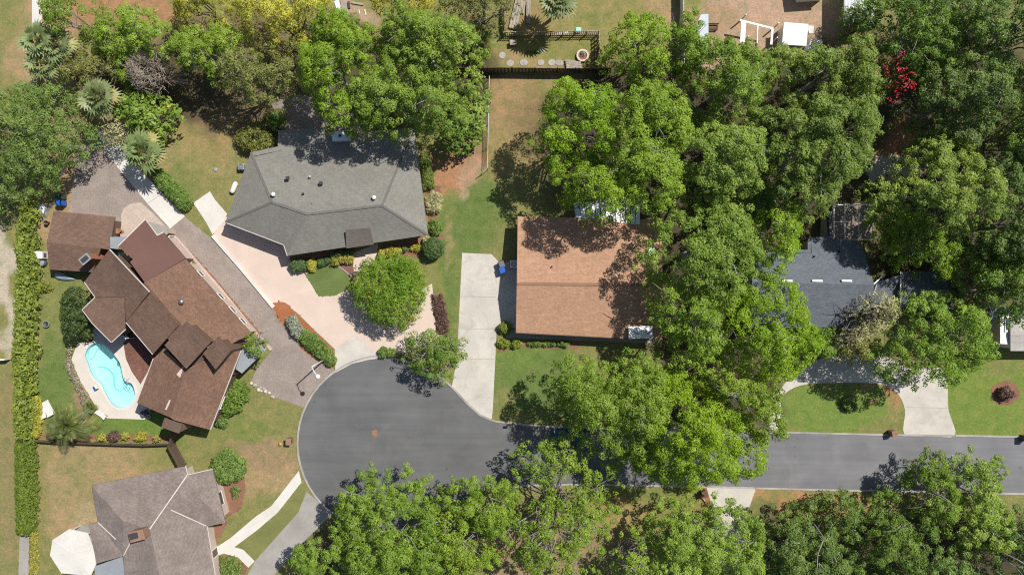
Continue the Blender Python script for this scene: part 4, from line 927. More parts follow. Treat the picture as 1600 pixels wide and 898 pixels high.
def shrub(name, label, px, r, h, mat='leaf_shrub', leaf=.09, group=None, cat='shrub', asp=.5, dens=1.0, clump=.28, z0=.0, poly=None, stem=True, bumps=.12, at=None):
    """px centre and radius in photo pixels, or an outline; low plant from the ground up to height h"""
    N_TREE[0] += 1; rg = np.random.default_rng(900 + N_TREE[0]); zm = h * .6
    if poly is None:
        rx, ry = r if hasattr(r, '__len__') else (r, r)
        poly = [(px[0] + rx * math.cos(a) * (1 + rg.normal() * .05), px[1] + ry * math.sin(a) * (1 + rg.normal() * .05)) for a in np.arange(0, 6.28, .4)]
    P = [W(p[0], p[1], zm + z0) for p in poly]
    c = np.mean([[p.x, p.y] for p in P], 0); root = thing(name, label, cat, (c[0], c[1], 0), 0, group)
    X, Y = scatter(P, clump * 1.05, rg)
    if len(X) < 3: X, Y = np.full(4, c[0]) + rg.normal(size=4) * .1, np.full(4, c[1]) + rg.normal(size=4) * .1
    e = edge_dist(P, X, Y); t = np.clip(e / max(min(e.max(), 1.4), .2), 0, 1)
    Z = z0 + h * (.30 + .62 * np.sqrt(1 - (1 - t) ** 2)) + rg.normal(size=len(X)) * bumps
    C = np.stack([X, Y, Z], 1); Rr = clump * rg.uniform(.75, 1.3, len(X))
    low = t < .75; C = np.concatenate([C, np.stack([X[low], Y[low], Z[low] * .55 + z0 * .45], 1)]); Rr = np.concatenate([Rr, Rr[low]])
    npl = np.maximum(5, dens * 1.9 * Rr ** 2 / (leaf * leaf * asp)).astype(int)
    V, idx = leaves(C, Rr, .85, npl, leaf, asp, rg)
    tc = rg.uniform(.15, .85, len(C))
    leafmesh('foliage', V, tc[idx] + rg.normal(size=len(idx)) * .2, mat, root)
    if stem:
        mb = MB(); b0 = Vector((c[0], c[1], 0))
        for k in range(4):
            i = rg.integers(len(X)); mb.tube([b0, b0.lerp(Vector(C[i]), .5), Vector((C[i][0], C[i][1], C[i][2] - .05))], [.035, .025, .01], 5)
        mb.build('stem', M_['bark'], root, fix=False)
    return root
def palm(label, px, h, r, kind='fan', n=24, mat='leaf_palm', group=None, name='palm_tree', cat='palm tree'):
    """h height of the crown's heart, r frond length in metres"""
    N_TREE[0] += 1; rg = np.random.default_rng(500 + N_TREE[0])
    top = W(px[0], px[1], h); root = thing(name, label, cat, (top.x, top.y, 0), 0, group)
    MB().tube([(top.x, top.y, -.1), (top.x + .05, top.y, h * .5), tuple(top)], [.24, .2, .17], 9).build('trunk', M_['bark'], root, True)
    V = []; T = []
    for k in range(n):
        az = k * 2.39996 + rg.normal() * .15; el = R(82) * (1 - k / n) ** .8 - R(25) * (k / n); Lr = r * rg.uniform(.82, 1.1) * (.72 + .28 * min(1, k / n * 2))
        d = Vector((math.cos(az) * math.cos(el), math.sin(az) * math.cos(el), math.sin(el))); side = Vector((-math.sin(az), math.cos(az), 0)); upv = side.cross(d) * -1
        old = k / n; tint = (.25 + .5 * rg.uniform()) if old < .85 else rg.uniform(.8, 1.0)
        if kind == 'fan':
            hub = top + d * Lr * .5 - Vector((0, 0, .10))
            V.append([top + side * .02, hub + side * .02, hub - side * .02, top - side * .02]); T.append(.9)
            for j in range(11):
                a = R(-100 + 200 * j / 10) + rg.normal() * .03
                e = (d * math.cos(a) + side * math.sin(a)); ln = Lr * .52 * (1 - .12 * abs(a)); w = e.cross(upv).normalized() * .10 * r / 2
                m_ = hub + e * ln * .55 + upv * .02; tp = hub + e * ln - Vector((0, 0, .16 * ln + rg.uniform(0, .12)))
                V.append([hub, m_ + w, tp, m_ - w]); T.append(tint + rg.normal() * .1)
        else:
            pts = [top + d * Lr * s_ - Vector((0, 0, 1)) * (s_ ** 2.2) * Lr * .42 for s_ in np.linspace(0, 1, 13)]
            for i in range(12):
                w = .03
                V.append([pts[i] + side * w, pts[i + 1] + side * w * .7, pts[i + 1] - side * w * .7, pts[i] - side * w]); T.append(.85)
                if i == 0: continue
                for sg in (-1, 1):
                    for q in (0, .5):
                        b = pts[i].lerp(pts[i + 1], q); tan = (pts[i + 1] - pts[i]).normalized(); ln = Lr * .34 * math.sin(math.pi * (.12 + .8 * (i + q) / 12.5))
                        e = (side * sg * .85 + tan * .6 + Vector((0, 0, -.18))).normalized(); wv = tan * .09
                        V.append([b - wv, b + e * ln * .5 + wv * .2, b + e * ln, b + e * ln * .4 - wv]); T.append(tint + rg.normal() * .12)
    leafmesh('crown', np.array([[tuple(p) for p in q] for q in V]), np.array(T), mat, root)
    return root
def dead_bush(label, px, r, h, arms=(), name='dead_shrub', mat='dead_twig', n=340):
    rg = np.random.default_rng(77 + len(label)); c = W(px[0], px[1], h * .5); root = thing(name, label, 'shrub', (c.x, c.y, 0))
    mb = MB(); b = Vector((c.x, c.y, 0)); rm = r * S
    for k in range(n):
        a = rg.uniform(0, 6.28); q = rm * rg.uniform(.15, 1) ** .6; t = Vector((c.x + q * math.cos(a), c.y + q * math.sin(a), h * (.5 + .55 * math.sqrt(max(0, 1 - (q / rm) ** 2))) + rg.normal() * .15))
        m_ = b.lerp(t, .6) + Vector((rg.normal() * .25, rg.normal() * .25, .25)); mb.tube([b + Vector((0, 0, .3)), m_, t], [.05, .032, .014], 4, False)
        for _ in range(2):
            v = Vector((rg.normal(), rg.normal(), rg.normal() * .5)) * .35; p = m_.lerp(t, rg.uniform(.3, .9)); mb.tube([p, p + v], [.022, .012], 4, False)
    for (ax, ay) in arms:
        t = W(ax, ay, h * .6)
        for k in range(12):
            tt = t + Vector((rg.normal() * .7, rg.normal() * .6, rg.normal() * .3)); m_ = b.lerp(tt, .55) + Vector((0, 0, 1.0))
            mb.tube([b + Vector((0, 0, 1)), m_, tt], [.06, .04, .014], 4, False)
    mb.build('branches', M_[mat], root, fix=False)
    return root

# ---- far left and upper left
tree('oak_tree', 'wide soft-textured green tree at the left edge above the tall hedge', [(-40, 160), (0, 145), (45, 130), (72, 128), (100, 142), (116, 168), (126, 190), (138, 215), (128, 230), (108, 248), (90, 268), (68, 280), (44, 290), (15, 302), (-40, 314)], 7.6, 'soft')
tree('small_tree', 'bright green bushy tree next to the white path at the upper edge', [(93, 22), (127, 5), (165, 12), (186, 28), (174, 52), (152, 70), (125, 80), (105, 66)], 6.5, 'bright', gapmul=.5)
tree('small_tree', 'bright green tree between the bare-twig shrub and the upper edge', [(152, 46), (190, 28), (213, 8), (245, 30), (262, 46), (274, 76), (255, 86), (235, 95), (205, 90), (180, 85), (160, 72)], 7.0, 'bright', gapmul=.5)
tree('small_tree', 'dull grey-green bush tree just left of the bare-twig shrub', [(108, 100), (122, 82), (150, 75), (178, 88), (186, 112), (170, 138), (140, 142), (115, 130)], 4.5, 'olive')
tree('small_tree', 'low green tree round the base of the bare-twig shrub', [(180, 92), (205, 90), (212, 110), (214, 138), (235, 142), (222, 150), (196, 140), (184, 120)], 4.0, 'oak')
dead_bush('leafless grey-brown twiggy shrub among green trees at the upper left', (240, 116), 34, 7.5, [(282, 116), (292, 126), (205, 100)])
tree('small_tree', 'yellow-green flowering tree between two fan palms near the paved drive', [(176, 172), (200, 146), (235, 140), (262, 158), (273, 178), (258, 208), (236, 212), (205, 202), (186, 192)], 4.5, 'lush')
tree('small_tree', 'brownish thin-leaved shrub overhanging the end of the concrete lane', [(156, 196), (180, 186), (204, 196), (206, 220), (184, 236), (160, 222)], 3.5, 'dry')
palm('tallest shaggy fan palm in the cluster at the upper left', (60, 62), 8.0, 2.4, group='clustered fan palms')
palm('fan palm with yellowed fronds on the right of the clustered palms', (86, 70), 7.4, 2.3, group='clustered fan palms')
palm('fan palm lowest in the clustered palms above the wide soft tree', (68, 98), 7.0, 2.3, group='clustered fan palms')
palm('pale fan palm standing alone between the wide soft tree and yellow-green tree', (153, 152), 6.2, 2.5)
palm('round fan palm casting its shadow on the concrete lane', (222, 236), 4.8, 2.6, n=28)
tree('bamboo_clump', 'golden yellow bamboo clump at the upper edge nearest the bare-twig shrub', [(268, -12), (340, -12), (352, 18), (338, 34), (310, 36), (288, 42), (274, 22)], 6.5, 'bamboo', cat='bamboo')
tree('bamboo_clump', 'large golden yellow bamboo clump left of the construction debris', [(380, -12), (508, -12), (502, 28), (482, 50), (455, 72), (428, 72), (398, 52), (372, 30)], 7.5, 'bamboo', cat='bamboo')
tree('oak_tree', 'mid-green tree between the bare-twig shrub and the dull olive oak', [(266, 72), (290, 46), (332, 34), (370, 44), (388, 78), (368, 108), (342, 126), (316, 110), (290, 102), (274, 90)], 8.0, 'oak')
tree('oak_tree', 'dull olive oak shading the lawn behind the grey-roofed house', [(345, 100), (380, 78), (420, 90), (462, 98), (478, 128), (452, 158), (402, 166), (362, 142), (348, 122)], 8.0, 'olive')
tree('small_tree', 'small green tree filling the gap below the large bamboo', [(400, 60), (450, 70), (490, 52), (498, 82), (470, 104), (430, 94), (404, 82)], 6.0, 'olive')
# ---- behind the grey-roofed house
tree('oak_tree', 'leftmost of the big oaks behind the grey-roofed house, by the patio', [(482, 60), (498, 32), (530, 26), (566, 30), (588, 54), (598, 92), (584, 130), (566, 168), (540, 196), (508, 186), (490, 160), (474, 140), (464, 118), (470, 88)], 10.5, 'oak')
tree('oak_tree', 'big oak below the olive treetops, farthest from the roof', [(588, 44), (618, 16), (660, 14), (704, 22), (736, 48), (746, 80), (732, 110), (700, 126), (668, 130), (640, 104), (606, 84)], 10.5, 'oak')
tree('oak_tree', 'big oak whose shadow falls across the grey shingle roof', [(556, 120), (598, 86), (650, 92), (702, 122), (718, 150), (720, 178), (690, 200), (658, 197), (622, 204), (590, 200), (556, 192), (544, 162)], 10.5, 'oak')
tree('small_tree', 'olive-yellow treetop right of the construction debris', [(586, -12), (664, -12), (668, 8), (630, 22), (600, 26), (584, 10)], 7.5, 'bamboo')
tree('oak_tree', 'olive-green treetop left of the walled vegetable yard', [(694, -12), (792, -12), (796, 22), (768, 42), (736, 42), (704, 24)], 7.5, 'olive')
tree('fruit_tree', 'lush large-leaved yellow-green tree beside the chain-link fence', [(728, 130), (762, 122), (764, 160), (756, 200), (738, 224), (712, 238), (696, 222), (700, 192), (716, 160)], 4.2, 'lush')
palm('arching banana-like plant at the corner of the vegetable yard', (752, 62), 2.8, 2.2, 'feather', 12, 'leaf_fern', name='banana_plant', cat='plant')
palm('fan palm at the upper edge over the wood pile', (872, -4), 6.0, 2.6, n=34)
# ---- upper right canopy
tree('oak_tree', 'green tree overhanging the right-hand corner of the vegetable yard', [(948, 70), (962, 42), (1000, 16), (1030, 22), (1046, 48), (1052, 82), (1040, 112), (1010, 126), (985, 122), (958, 110), (942, 92)], 8.5, 'bright')
tree('oak_tree', 'tree growing against the white fence and the pale metal shed', [(1050, 44), (1076, 26), (1096, 40), (1104, 72), (1098, 102), (1080, 112), (1058, 102)], 7.5, 'oak')
tree('oak_tree', 'oak beside the brown lawn, casting its shadow toward the driveway top', [(862, 142), (890, 128), (922, 140), (950, 132), (964, 160), (956, 190), (966, 220), (950, 250), (920, 256), (890, 246), (868, 260), (850, 232), (840, 196), (852, 170)], 10.5, 'bright')
tree('oak_tree', 'oak behind the orange roof, above its white patio cover', [(866, 262), (900, 246), (940, 250), (970, 280), (1000, 290), (1004, 318), (975, 332), (945, 350), (912, 340), (880, 300)], 10.0, 'bright')
tree('oak_tree', 'broad oak right of the oak by the brown lawn', [(962, 160), (1010, 126), (1060, 140), (1082, 172), (1076, 212), (1062, 250), (1060, 300), (1022, 330), (984, 320), (950, 300), (934, 270), (946, 238), (962, 200)], 11.5, 'bright')
tree('oak_tree', 'oak below the pale blue-grey metal shed', [(1076, 112), (1110, 62), (1140, 58), (1186, 62), (1210, 100), (1200, 150), (1180, 190), (1140, 200), (1100, 182), (1080, 150)], 9.5, 'oak')
tree('oak_tree', 'oak in the middle of the canopy above the orange roof', [(1062, 212), (1100, 190), (1150, 190), (1190, 210), (1200, 260), (1182, 300), (1150, 322), (1110, 312), (1076, 300), (1060, 260)], 11, 'oak')
tree('oak_tree', 'oak crown overlapping the white flat-roofed sheds', [(1200, 82), (1240, 74), (1290, 82), (1330, 62), (1356, 82), (1378, 110), (1370, 150), (1340, 170), (1290, 162), (1240, 150), (1206, 122)], 9.0, 'oak')
tree('small_tree', 'small tree leaning over the corrugated carport corner', [(1318, 20), (1345, 12), (1364, 24), (1362, 54), (1336, 62), (1320, 48)], 6.0, 'soft')
tree('oak_tree', 'large oak left of the red-flowered vine, crossed by grey branches', [(1198, 172), (1240, 142), (1300, 152), (1350, 152), (1374, 182), (1364, 240), (1350, 270), (1322, 290), (1290, 332), (1250, 342), (1218, 312), (1200, 270), (1190, 222)], 11.5, 'oak')
shrub('flowering_vine', 'red-flowering bougainvillea among the dark oaks at the upper right', (1394, 126), 30, 5.0, 'leaf_red', .12, cat='vine', clump=.45, bumps=.8, dens=.13, z0=6.0, poly=[(1362, 98), (1390, 95), (1412, 110), (1424, 135), (1412, 152), (1396, 156), (1402, 138), (1396, 118), (1376, 112)])
tree('oak_tree', 'green tree enclosed by the red-flowering vine', [(1366, 112), (1392, 114), (1404, 132), (1392, 152), (1370, 160), (1360, 136)], 7.0, 'soft', zlow=4)
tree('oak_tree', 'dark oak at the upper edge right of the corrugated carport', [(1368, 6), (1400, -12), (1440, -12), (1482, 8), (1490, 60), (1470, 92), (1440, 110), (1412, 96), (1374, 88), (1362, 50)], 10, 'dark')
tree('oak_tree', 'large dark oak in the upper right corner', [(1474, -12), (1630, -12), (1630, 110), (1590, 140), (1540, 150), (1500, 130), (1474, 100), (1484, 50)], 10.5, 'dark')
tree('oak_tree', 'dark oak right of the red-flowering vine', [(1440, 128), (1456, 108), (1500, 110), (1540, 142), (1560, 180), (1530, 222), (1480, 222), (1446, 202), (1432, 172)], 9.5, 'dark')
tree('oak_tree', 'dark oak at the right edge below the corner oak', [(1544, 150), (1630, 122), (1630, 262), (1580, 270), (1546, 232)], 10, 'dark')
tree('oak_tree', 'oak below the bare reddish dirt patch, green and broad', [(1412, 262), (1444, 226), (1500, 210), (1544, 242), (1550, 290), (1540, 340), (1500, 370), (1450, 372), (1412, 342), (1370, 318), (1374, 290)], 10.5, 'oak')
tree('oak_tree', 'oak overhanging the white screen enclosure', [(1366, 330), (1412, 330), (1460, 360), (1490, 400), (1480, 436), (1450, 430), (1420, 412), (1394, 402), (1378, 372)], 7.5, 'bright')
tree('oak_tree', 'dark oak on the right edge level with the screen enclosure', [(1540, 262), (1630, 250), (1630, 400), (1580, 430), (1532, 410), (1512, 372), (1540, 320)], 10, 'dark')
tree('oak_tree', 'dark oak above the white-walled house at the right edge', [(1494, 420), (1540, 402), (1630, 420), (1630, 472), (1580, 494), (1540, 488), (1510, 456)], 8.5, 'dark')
tree('oak_tree', 'round bright oak in front of the curved driveway', [(1392, 530), (1406, 494), (1440, 468), (1490, 462), (1528, 490), (1546, 528), (1546, 556), (1518, 588), (1480, 598), (1430, 600), (1396, 588), (1380, 560)], 9.5, 'bright', gapmul=.4)
tree('small_tree', 'pale yellowing thin-leaved tree against the slate roof', [(1376, 458), (1396, 462), (1402, 488), (1386, 510), (1350, 530), (1310, 542), (1318, 520), (1345, 500), (1358, 474)], 8.0, 'dry', gapmul=.7)
tree('small_tree', 'small dark green tree under the slate roof eave', [(1255, 520), (1290, 514), (1302, 535), (1278, 556), (1256, 546)], 4.2, 'oak')
tree('small_tree', 'grey-green shrub tree between the pale tree and the curved driveway', [(1300, 530), (1340, 528), (1364, 545), (1340, 562), (1308, 556)], 6.0, 'olive')
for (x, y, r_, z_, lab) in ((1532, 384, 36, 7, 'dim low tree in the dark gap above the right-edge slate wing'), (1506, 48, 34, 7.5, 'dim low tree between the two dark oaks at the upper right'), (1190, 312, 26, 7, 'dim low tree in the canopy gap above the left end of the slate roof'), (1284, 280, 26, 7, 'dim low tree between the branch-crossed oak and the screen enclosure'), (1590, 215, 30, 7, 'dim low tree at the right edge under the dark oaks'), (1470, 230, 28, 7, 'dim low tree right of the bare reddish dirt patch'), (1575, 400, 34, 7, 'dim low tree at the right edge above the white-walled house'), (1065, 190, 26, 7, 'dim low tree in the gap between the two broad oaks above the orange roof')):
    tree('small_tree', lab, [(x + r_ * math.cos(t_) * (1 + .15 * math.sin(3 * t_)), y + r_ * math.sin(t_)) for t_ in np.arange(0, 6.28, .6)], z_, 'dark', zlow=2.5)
# ---- canopy between the two houses
tree('oak_tree', 'oak shading the right half of the orange roof', [(1030, 352), (1080, 322), (1130, 320), (1180, 342), (1192, 380), (1190, 420), (1150, 460), (1100, 470), (1060, 444), (1022, 424), (1008, 390)], 11.5, 'bright')
tree('oak_tree', 'oak overhanging the left end of the slate roof', [(1186, 332), (1218, 312), (1250, 336), (1246, 372), (1236, 402), (1216, 430), (1190, 430), (1180, 380)], 8.6, 'bright')
tree('oak_tree', 'oak beside the white chimney cap of the orange roof', [(1012, 428), (1062, 442), (1108, 468), (1130, 520), (1112, 560), (1072, 570), (1044, 542), (1026, 492)], 10.5, 'bright')
tree('oak_tree', 'oak beside the lower left corner of the slate roof', [(1130, 462), (1180, 432), (1226, 440), (1262, 462), (1262, 500), (1290, 530), (1272, 570), (1232, 602), (1182, 590), (1140, 562), (1120, 512)], 9.5, 'bright')
tree('oak_tree', 'bright oak on the front lawn of the orange-roofed house', [(872, 582), (900, 556), (950, 570), (985, 552), (1030, 570), (1042, 620), (1030, 680), (1020, 728), (985, 728), (940, 702), (905, 680), (888, 645), (872, 620)], 9.5, 'bright', gapmul=.8)
tree('oak_tree', 'largest bright oak, spreading right across the street', [(990, 602), (1040, 582), (1100, 602), (1150, 640), (1190, 682), (1194, 722), (1150, 750), (1100, 740), (1060, 762), (1016, 750), (990, 715), (982, 682)], 10.0, 'bright', gapmul=.8)
tree('oak_tree', 'oak between the street oak and the curved driveway', [(1100, 562), (1170, 590), (1218, 602), (1216, 650), (1200, 690), (1162, 662), (1112, 622)], 9.5, 'oak')
# ---- along the lower edge
tree('oak_tree', 'large oak at the bottom of the cul-de-sac beside the grey drive', [(522, 800), (540, 762), (580, 736), (630, 750), (662, 762), (680, 790), (690, 830), (690, 870), (700, 912), (600, 912), (520, 906), (450, 892), (462, 862), (502, 850)], 8.5, 'oak')
tree('oak_tree', 'yellow-green oak right of the oak at the bottom of the cul-de-sac', [(652, 812), (690, 790), (720, 802), (760, 840), (780, 880), (762, 912), (702, 912), (672, 862)], 7.5, 'bright')
tree('oak_tree', 'small oak at the mouth of the cul-de-sac along the lower kerb', [(692, 772), (720, 750), (766, 756), (802, 750), (812, 790), (790, 832), (752, 832), (712, 802)], 7.0, 'oak')
tree('oak_tree', 'thin-crowned oak with many bare grey limbs on the lower verge', [(802, 722), (832, 696), (880, 690), (932, 700), (962, 730), (972, 768), (968, 800), (950, 840), (936, 892), (880, 912), (822, 906), (792, 860), (782, 820), (800, 780)], 8.0, 'sparse')
tree('oak_tree', 'oak beside the short concrete drive on the lower verge', [(1020, 806), (1060, 786), (1110, 800), (1140, 790), (1188, 812), (1194, 860), (1170, 912), (1022, 912), (1014, 860)], 7.5, 'oak')
tree('oak_tree', 'narrow oak left of the short concrete drive at the lower edge', [(966, 846), (1000, 832), (1012, 870), (1016, 912), (960, 912)], 6.5, 'sparse')
tree('oak_tree', 'dark oak right of the short concrete drive at the lower edge', [(1194, 836), (1222, 798), (1280, 792), (1330, 780), (1352, 806), (1346, 850), (1310, 912), (1200, 912)], 6.5, 'dark')
tree('oak_tree', 'dark oak at the lower edge between two oaks below the wide street', [(1344, 796), (1384, 772), (1420, 780), (1450, 830), (1450, 912), (1330, 912), (1346, 850)], 6.5, 'dark')
tree('oak_tree', 'oak whose crown pokes out over the lower kerb and shades the street', [(1424, 740), (1450, 716), (1480, 720), (1490, 750), (1500, 800), (1462, 822), (1432, 792)], 6.8, 'oak', gapmul=.55)
tree('oak_tree', 'oak reaching over the street near the lower right corner', [(1494, 726), (1530, 716), (1580, 724), (1572, 770), (1588, 800), (1580, 850), (1530, 870), (1492, 842), (1496, 780)], 6.8, 'oak', gapmul=.6)
tree('oak_tree', 'dark oak filling the lower right corner', [(1452, 862), (1520, 862), (1590, 806), (1630, 802), (1630, 912), (1450, 912)], 7.0, 'dark')
# ---- free-standing trees
tree('weeping_tree', 'round bright green feathery tree in the middle of the pink drive', [(546, 452), (552, 430), (566, 412), (600, 401), (638, 405), (664, 440), (656, 478), (640, 500), (622, 512), (594, 504), (564, 482)], 5.0, 'weeping', zlow=2.2)
tree('oak_tree', 'small oak with tangled grey branches at the top of the cul-de-sac', [(638, 534), (664, 517), (690, 528), (706, 518), (712, 535), (726, 552), (716, 570), (690, 594), (662, 588), (638, 572)], 5.2, 'grey', zlow=2.6, gapmul=1.3)
tree('small_tree', 'dark dense round tree between the long hedge and the brown house', [(96, 462), (120, 446), (140, 460), (148, 490), (138, 514), (116, 530), (98, 516)], 4.2, 'darkest', zlow=1.2)
shrub('hedge', 'long tall yellow-green leafy hedge along the left boundary', None, None, 3.2, 'leaf_hedge', .17, cat='hedge', clump=.36, bumps=.2, stem=False, asp=.4, poly=[(36, 318), (46, 308), (55, 330), (51, 372), (53, 400), (50, 440), (53, 470), (50, 520), (52, 545), (48, 600), (49, 640), (46, 684), (28, 686), (25, 640), (28, 600), (24, 560), (28, 500), (26, 460), (31, 420), (29, 385), (33, 350)])
shrub('hedge', 'closely clipped lower hedge continuing below the tall leafy hedge', None, None, 1.9, 'leaf_hedge_flat', .10, cat='hedge', clump=.26, bumps=.06, stem=False, poly=[(24, 688), (52, 686), (54, 760), (54, 820), (46, 836), (27, 834), (25, 760)])
shrub('shrub', 'narrow yellow-leaved shrub strip at the foot of the clipped hedge', None, None, .7, 'leaf_yellow', .09, clump=.22, dens=.6, poly=[(49, 826), (56, 826), (58, 898), (47, 898)])
shrub('shrub', 'yellow shrub against the tall hedge near the white sun lounger', None, None, 1.2, 'leaf_yellow', .1, clump=.3, poly=[(52, 622), (62, 620), (62, 682), (48, 683)])
shrub('hedge', 'clipped green hedge along the concrete lane, behind the lawn', None, None, 1.5, 'leaf_shrub', .09, cat='hedge', clump=.26, stem=False, bumps=.06, poly=[(236, 268), (250, 264), (270, 280), (290, 300), (299, 315), (294, 326), (281, 328), (268, 312), (250, 294)])
palm('feathery palm between the sun lounger and the wooden fence', (104, 664), 3.4, 2.9, 'feather', 22, 'leaf_fern', name='feather_palm')
shrub('shrub', 'large pale-speckled shrub against the south wall of the brown house', None, None, 2.0, 'leaf_shrub', .12, clump=.34, poly=[(352, 605), (368, 595), (385, 600), (386, 622), (372, 642), (352, 648), (344, 634)])
shrub('shrub', 'small green shrub below the speckled shrub by the brown house', (347, 657), 10, 1.0, 'leaf_shrub', .1)
shrub('shrub', 'rounded green shrub in the mulch bed by the weathered roof', (356, 730), (25, 26), 2.2, 'leaf_shrub', .1, clump=.32)
tree('small_tree', 'small bright green tree growing through the grey porch roof corner', [(381, 540), (392, 522), (406, 524), (412, 536), (402, 550), (386, 550)], 4.2, 'bright', zlow=2.8)
shrub('shrub', 'low scruffy shrub beside the front path of the weathered house', (368, 768), (6, 9), .5, 'leaf_shrub', .09, dens=.5)
shrub('shrub', 'sparse green planting inside the curve of the white path', None, None, .5, 'leaf_shrub', .1, dens=.5, poly=[(344, 870), (362, 870), (380, 882), (372, 898), (344, 898)])
# ---- planting round the grey-roofed house
shrub('topiary', 'clipped dark green ball shrub at the garage corner', (466, 414), (13, 11.5), 1.5, 'leaf_topiary', .07, cat='shrub', clump=.2, bumps=.03)
shrub('topiary', 'large dark clipped ball shrub by the right corner of the grey roof', (677, 387), (16, 17), 2.4, 'leaf_topiary', .07, cat='shrub', clump=.22, bumps=.03)
shrub('topiary', 'left one of the two small clipped balls in front of the grey house', (502, 410), 6, .9, 'leaf_topiary', .06, cat='shrub', clump=.16, bumps=.03)
shrub('topiary', 'right one of the two small clipped balls in front of the grey house', (512, 407), 5.5, .9, 'leaf_topiary', .06, cat='shrub', clump=.16, bumps=.03)
shrub('shrub', 'yellow shrub between the garage corner ball and the two small balls', (487, 414), (7, 10), .9, 'leaf_yellow', .08, clump=.2)
shrub('shrub', 'wide yellow shrub just left of the front walk', None, None, 1.0, 'leaf_yellow', .08, clump=.2, poly=[(518, 400), (532, 397), (552, 402), (550, 410), (530, 412), (519, 414)])
shrub('shrub', 'dark hedge under the eave behind the wide yellow shrub', None, None, 1.2, 'leaf_topiary', .08, clump=.2, poly=[(518, 396), (550, 390), (551, 399), (520, 402)])
shrub('shrub', 'broad yellow shrub right of the front walk', None, None, 1.0, 'leaf_yellow', .08, clump=.2, poly=[(592, 390), (612, 386), (628, 388), (626, 396), (604, 400), (592, 402)])
shrub('topiary', 'tiny green ball between the yellow shrubs right of the walk', (632, 389), 4.5, .7, 'leaf_topiary', .06, cat='shrub', clump=.15, bumps=.03)
shrub('shrub', 'thin yellow shrub nearest the large clipped ball', (650, 387), (9, 5), .8, 'leaf_yellow', .08, clump=.2, dens=.6)
shrub('shrub', 'reddish-yellow shrub at the lower right corner of the grey roof', (666, 376), (5, 7), .7, 'leaf_dry', .08, clump=.2)
shrub('hedge', 'clipped rectangular hedge along the right wall of the grey house', None, None, 1.3, 'leaf_hedge_flat', .08, cat='hedge', clump=.2, bumps=.04, stem=False, poly=[(657, 238), (670, 238), (678, 292), (662, 296)])
shrub('shrub', 'brown-tinged shrub below the rectangular hedge', (678, 316), (13, 17), 1.2, 'leaf_dry', .09, clump=.26)
shrub('shrub', 'green shrub between the brown-tinged shrub and the large ball', (680, 355), (9, 12), 1.0, 'leaf_shrub', .09)
shrub('shrub', 'bright round shrub by the back patio', (428, 188), (16, 15), 1.5, 'leaf_shrub', .09)
shrub('shrub', 'olive round shrub at the left rear corner of the grey roof', (396, 217), (27, 20), 2.2, 'leaf_olive', .11, clump=.36)
shrub('shrub', 'white-flowered grey shrub in the red mulch bed', None, None, 1.2, 'leaf_grey', .1, clump=.28, poly=[(447, 500), (460, 492), (467, 510), (476, 516), (464, 528), (456, 522)])
shrub('hedge', 'green hedge in the mulch bed between the two driveways', None, None, 1.0, 'leaf_shrub', .09, cat='hedge', clump=.26, poly=[(464, 528), (474, 515), (490, 520), (510, 540), (523, 560), (521, 574), (505, 564), (484, 548)])
shrub('shrub', 'left of two clipped box shrubs beside the apron', (598, 551), (7, 8), .8, 'leaf_shrub', .07, clump=.18, bumps=.03)
shrub('shrub', 'right of two clipped box shrubs beside the apron', (611, 551), (8, 7), .8, 'leaf_shrub', .07, clump=.18, bumps=.03)
shrub('shrub', 'low plum-coloured groundcover in the strip bed by the pink drive', None, None, .35, 'leaf_plum', .09, clump=.2, dens=.4, stem=False, poly=[(675, 462), (691, 461), (703, 520), (684, 520)])
# ---- planting round the orange-roofed house
shrub('shrub', 'bright yellow-green ball shrub at the driveway corner of the orange roof', (789, 512), 9, 1.2, 'leaf_hedge', .08, clump=.22, bumps=.04)
shrub('shrub', 'left of two bright clipped shrubs at the lawn corner', (787, 537), (10, 6), .8, 'leaf_hedge', .08, clump=.2)
shrub('shrub', 'right of two bright clipped shrubs at the lawn corner', (807, 536), (8, 7), .8, 'leaf_hedge', .08, clump=.2)
for k, (x, lab) in enumerate([(836, 'low hedge shrub nearest the bright clipped shrubs'), (858, 'middle low hedge shrub below the orange eave'), (880, 'low hedge shrub deepest in the oak shade below the orange eave')]): shrub('shrub', lab, (x, 537), (11, 4), .6, 'leaf_shrub', .08, clump=.18)
shrub('shrub', 'dark reddish plant in the mulch ring on the right lawn', (1573, 615), (12, 10), 1.2, 'leaf_plum', .11, clump=.28)
shrub('shrub', 'small bright plant in the shaded half-moon lawn', (1328, 632), (11, 9), .8, 'leaf_shrub', .1)
# ---- planting round the pool yard
for px, r, lab in (((159, 683), (6, 5), 'yellow shrub nearest the feathery palm along the wooden fence'), ((195, 681), (6, 6), 'small round yellow shrub in the middle of the fence row'), ((219, 682), (9, 7), 'largest yellow shrub of the fence row'), ((245, 685), (5, 5), 'thin yellow shrub at the right end of the fence row')):
    shrub('shrub', lab, px, r, .9, 'leaf_yellow', .09, clump=.2, dens=.7)
shrub('shrub', 'dark plum shrub between two yellow shrubs of the fence row', (177, 682), (9, 7), .8, 'leaf_plum', .1, clump=.22, dens=.7)
shrub('shrub', 'plum shrub left of the feathery palm at the fence', (82, 680), (7, 6), .8, 'leaf_plum', .1, clump=.22)
palm('spiky yellow-green rosette plant at the lower pool deck edge', (140, 636), .7, 1.0, 'fan', 16, 'leaf_fern', name='spiky_plant', cat='plant')
shrub('shrub', 'grey dry groundcover along the left edge of the pool deck', None, None, .4, 'leaf_dead', .09, clump=.2, dens=.45, poly=[(106, 540), (112, 540), (110, 565), (126, 600), (142, 628), (134, 640), (116, 600), (102, 570)])
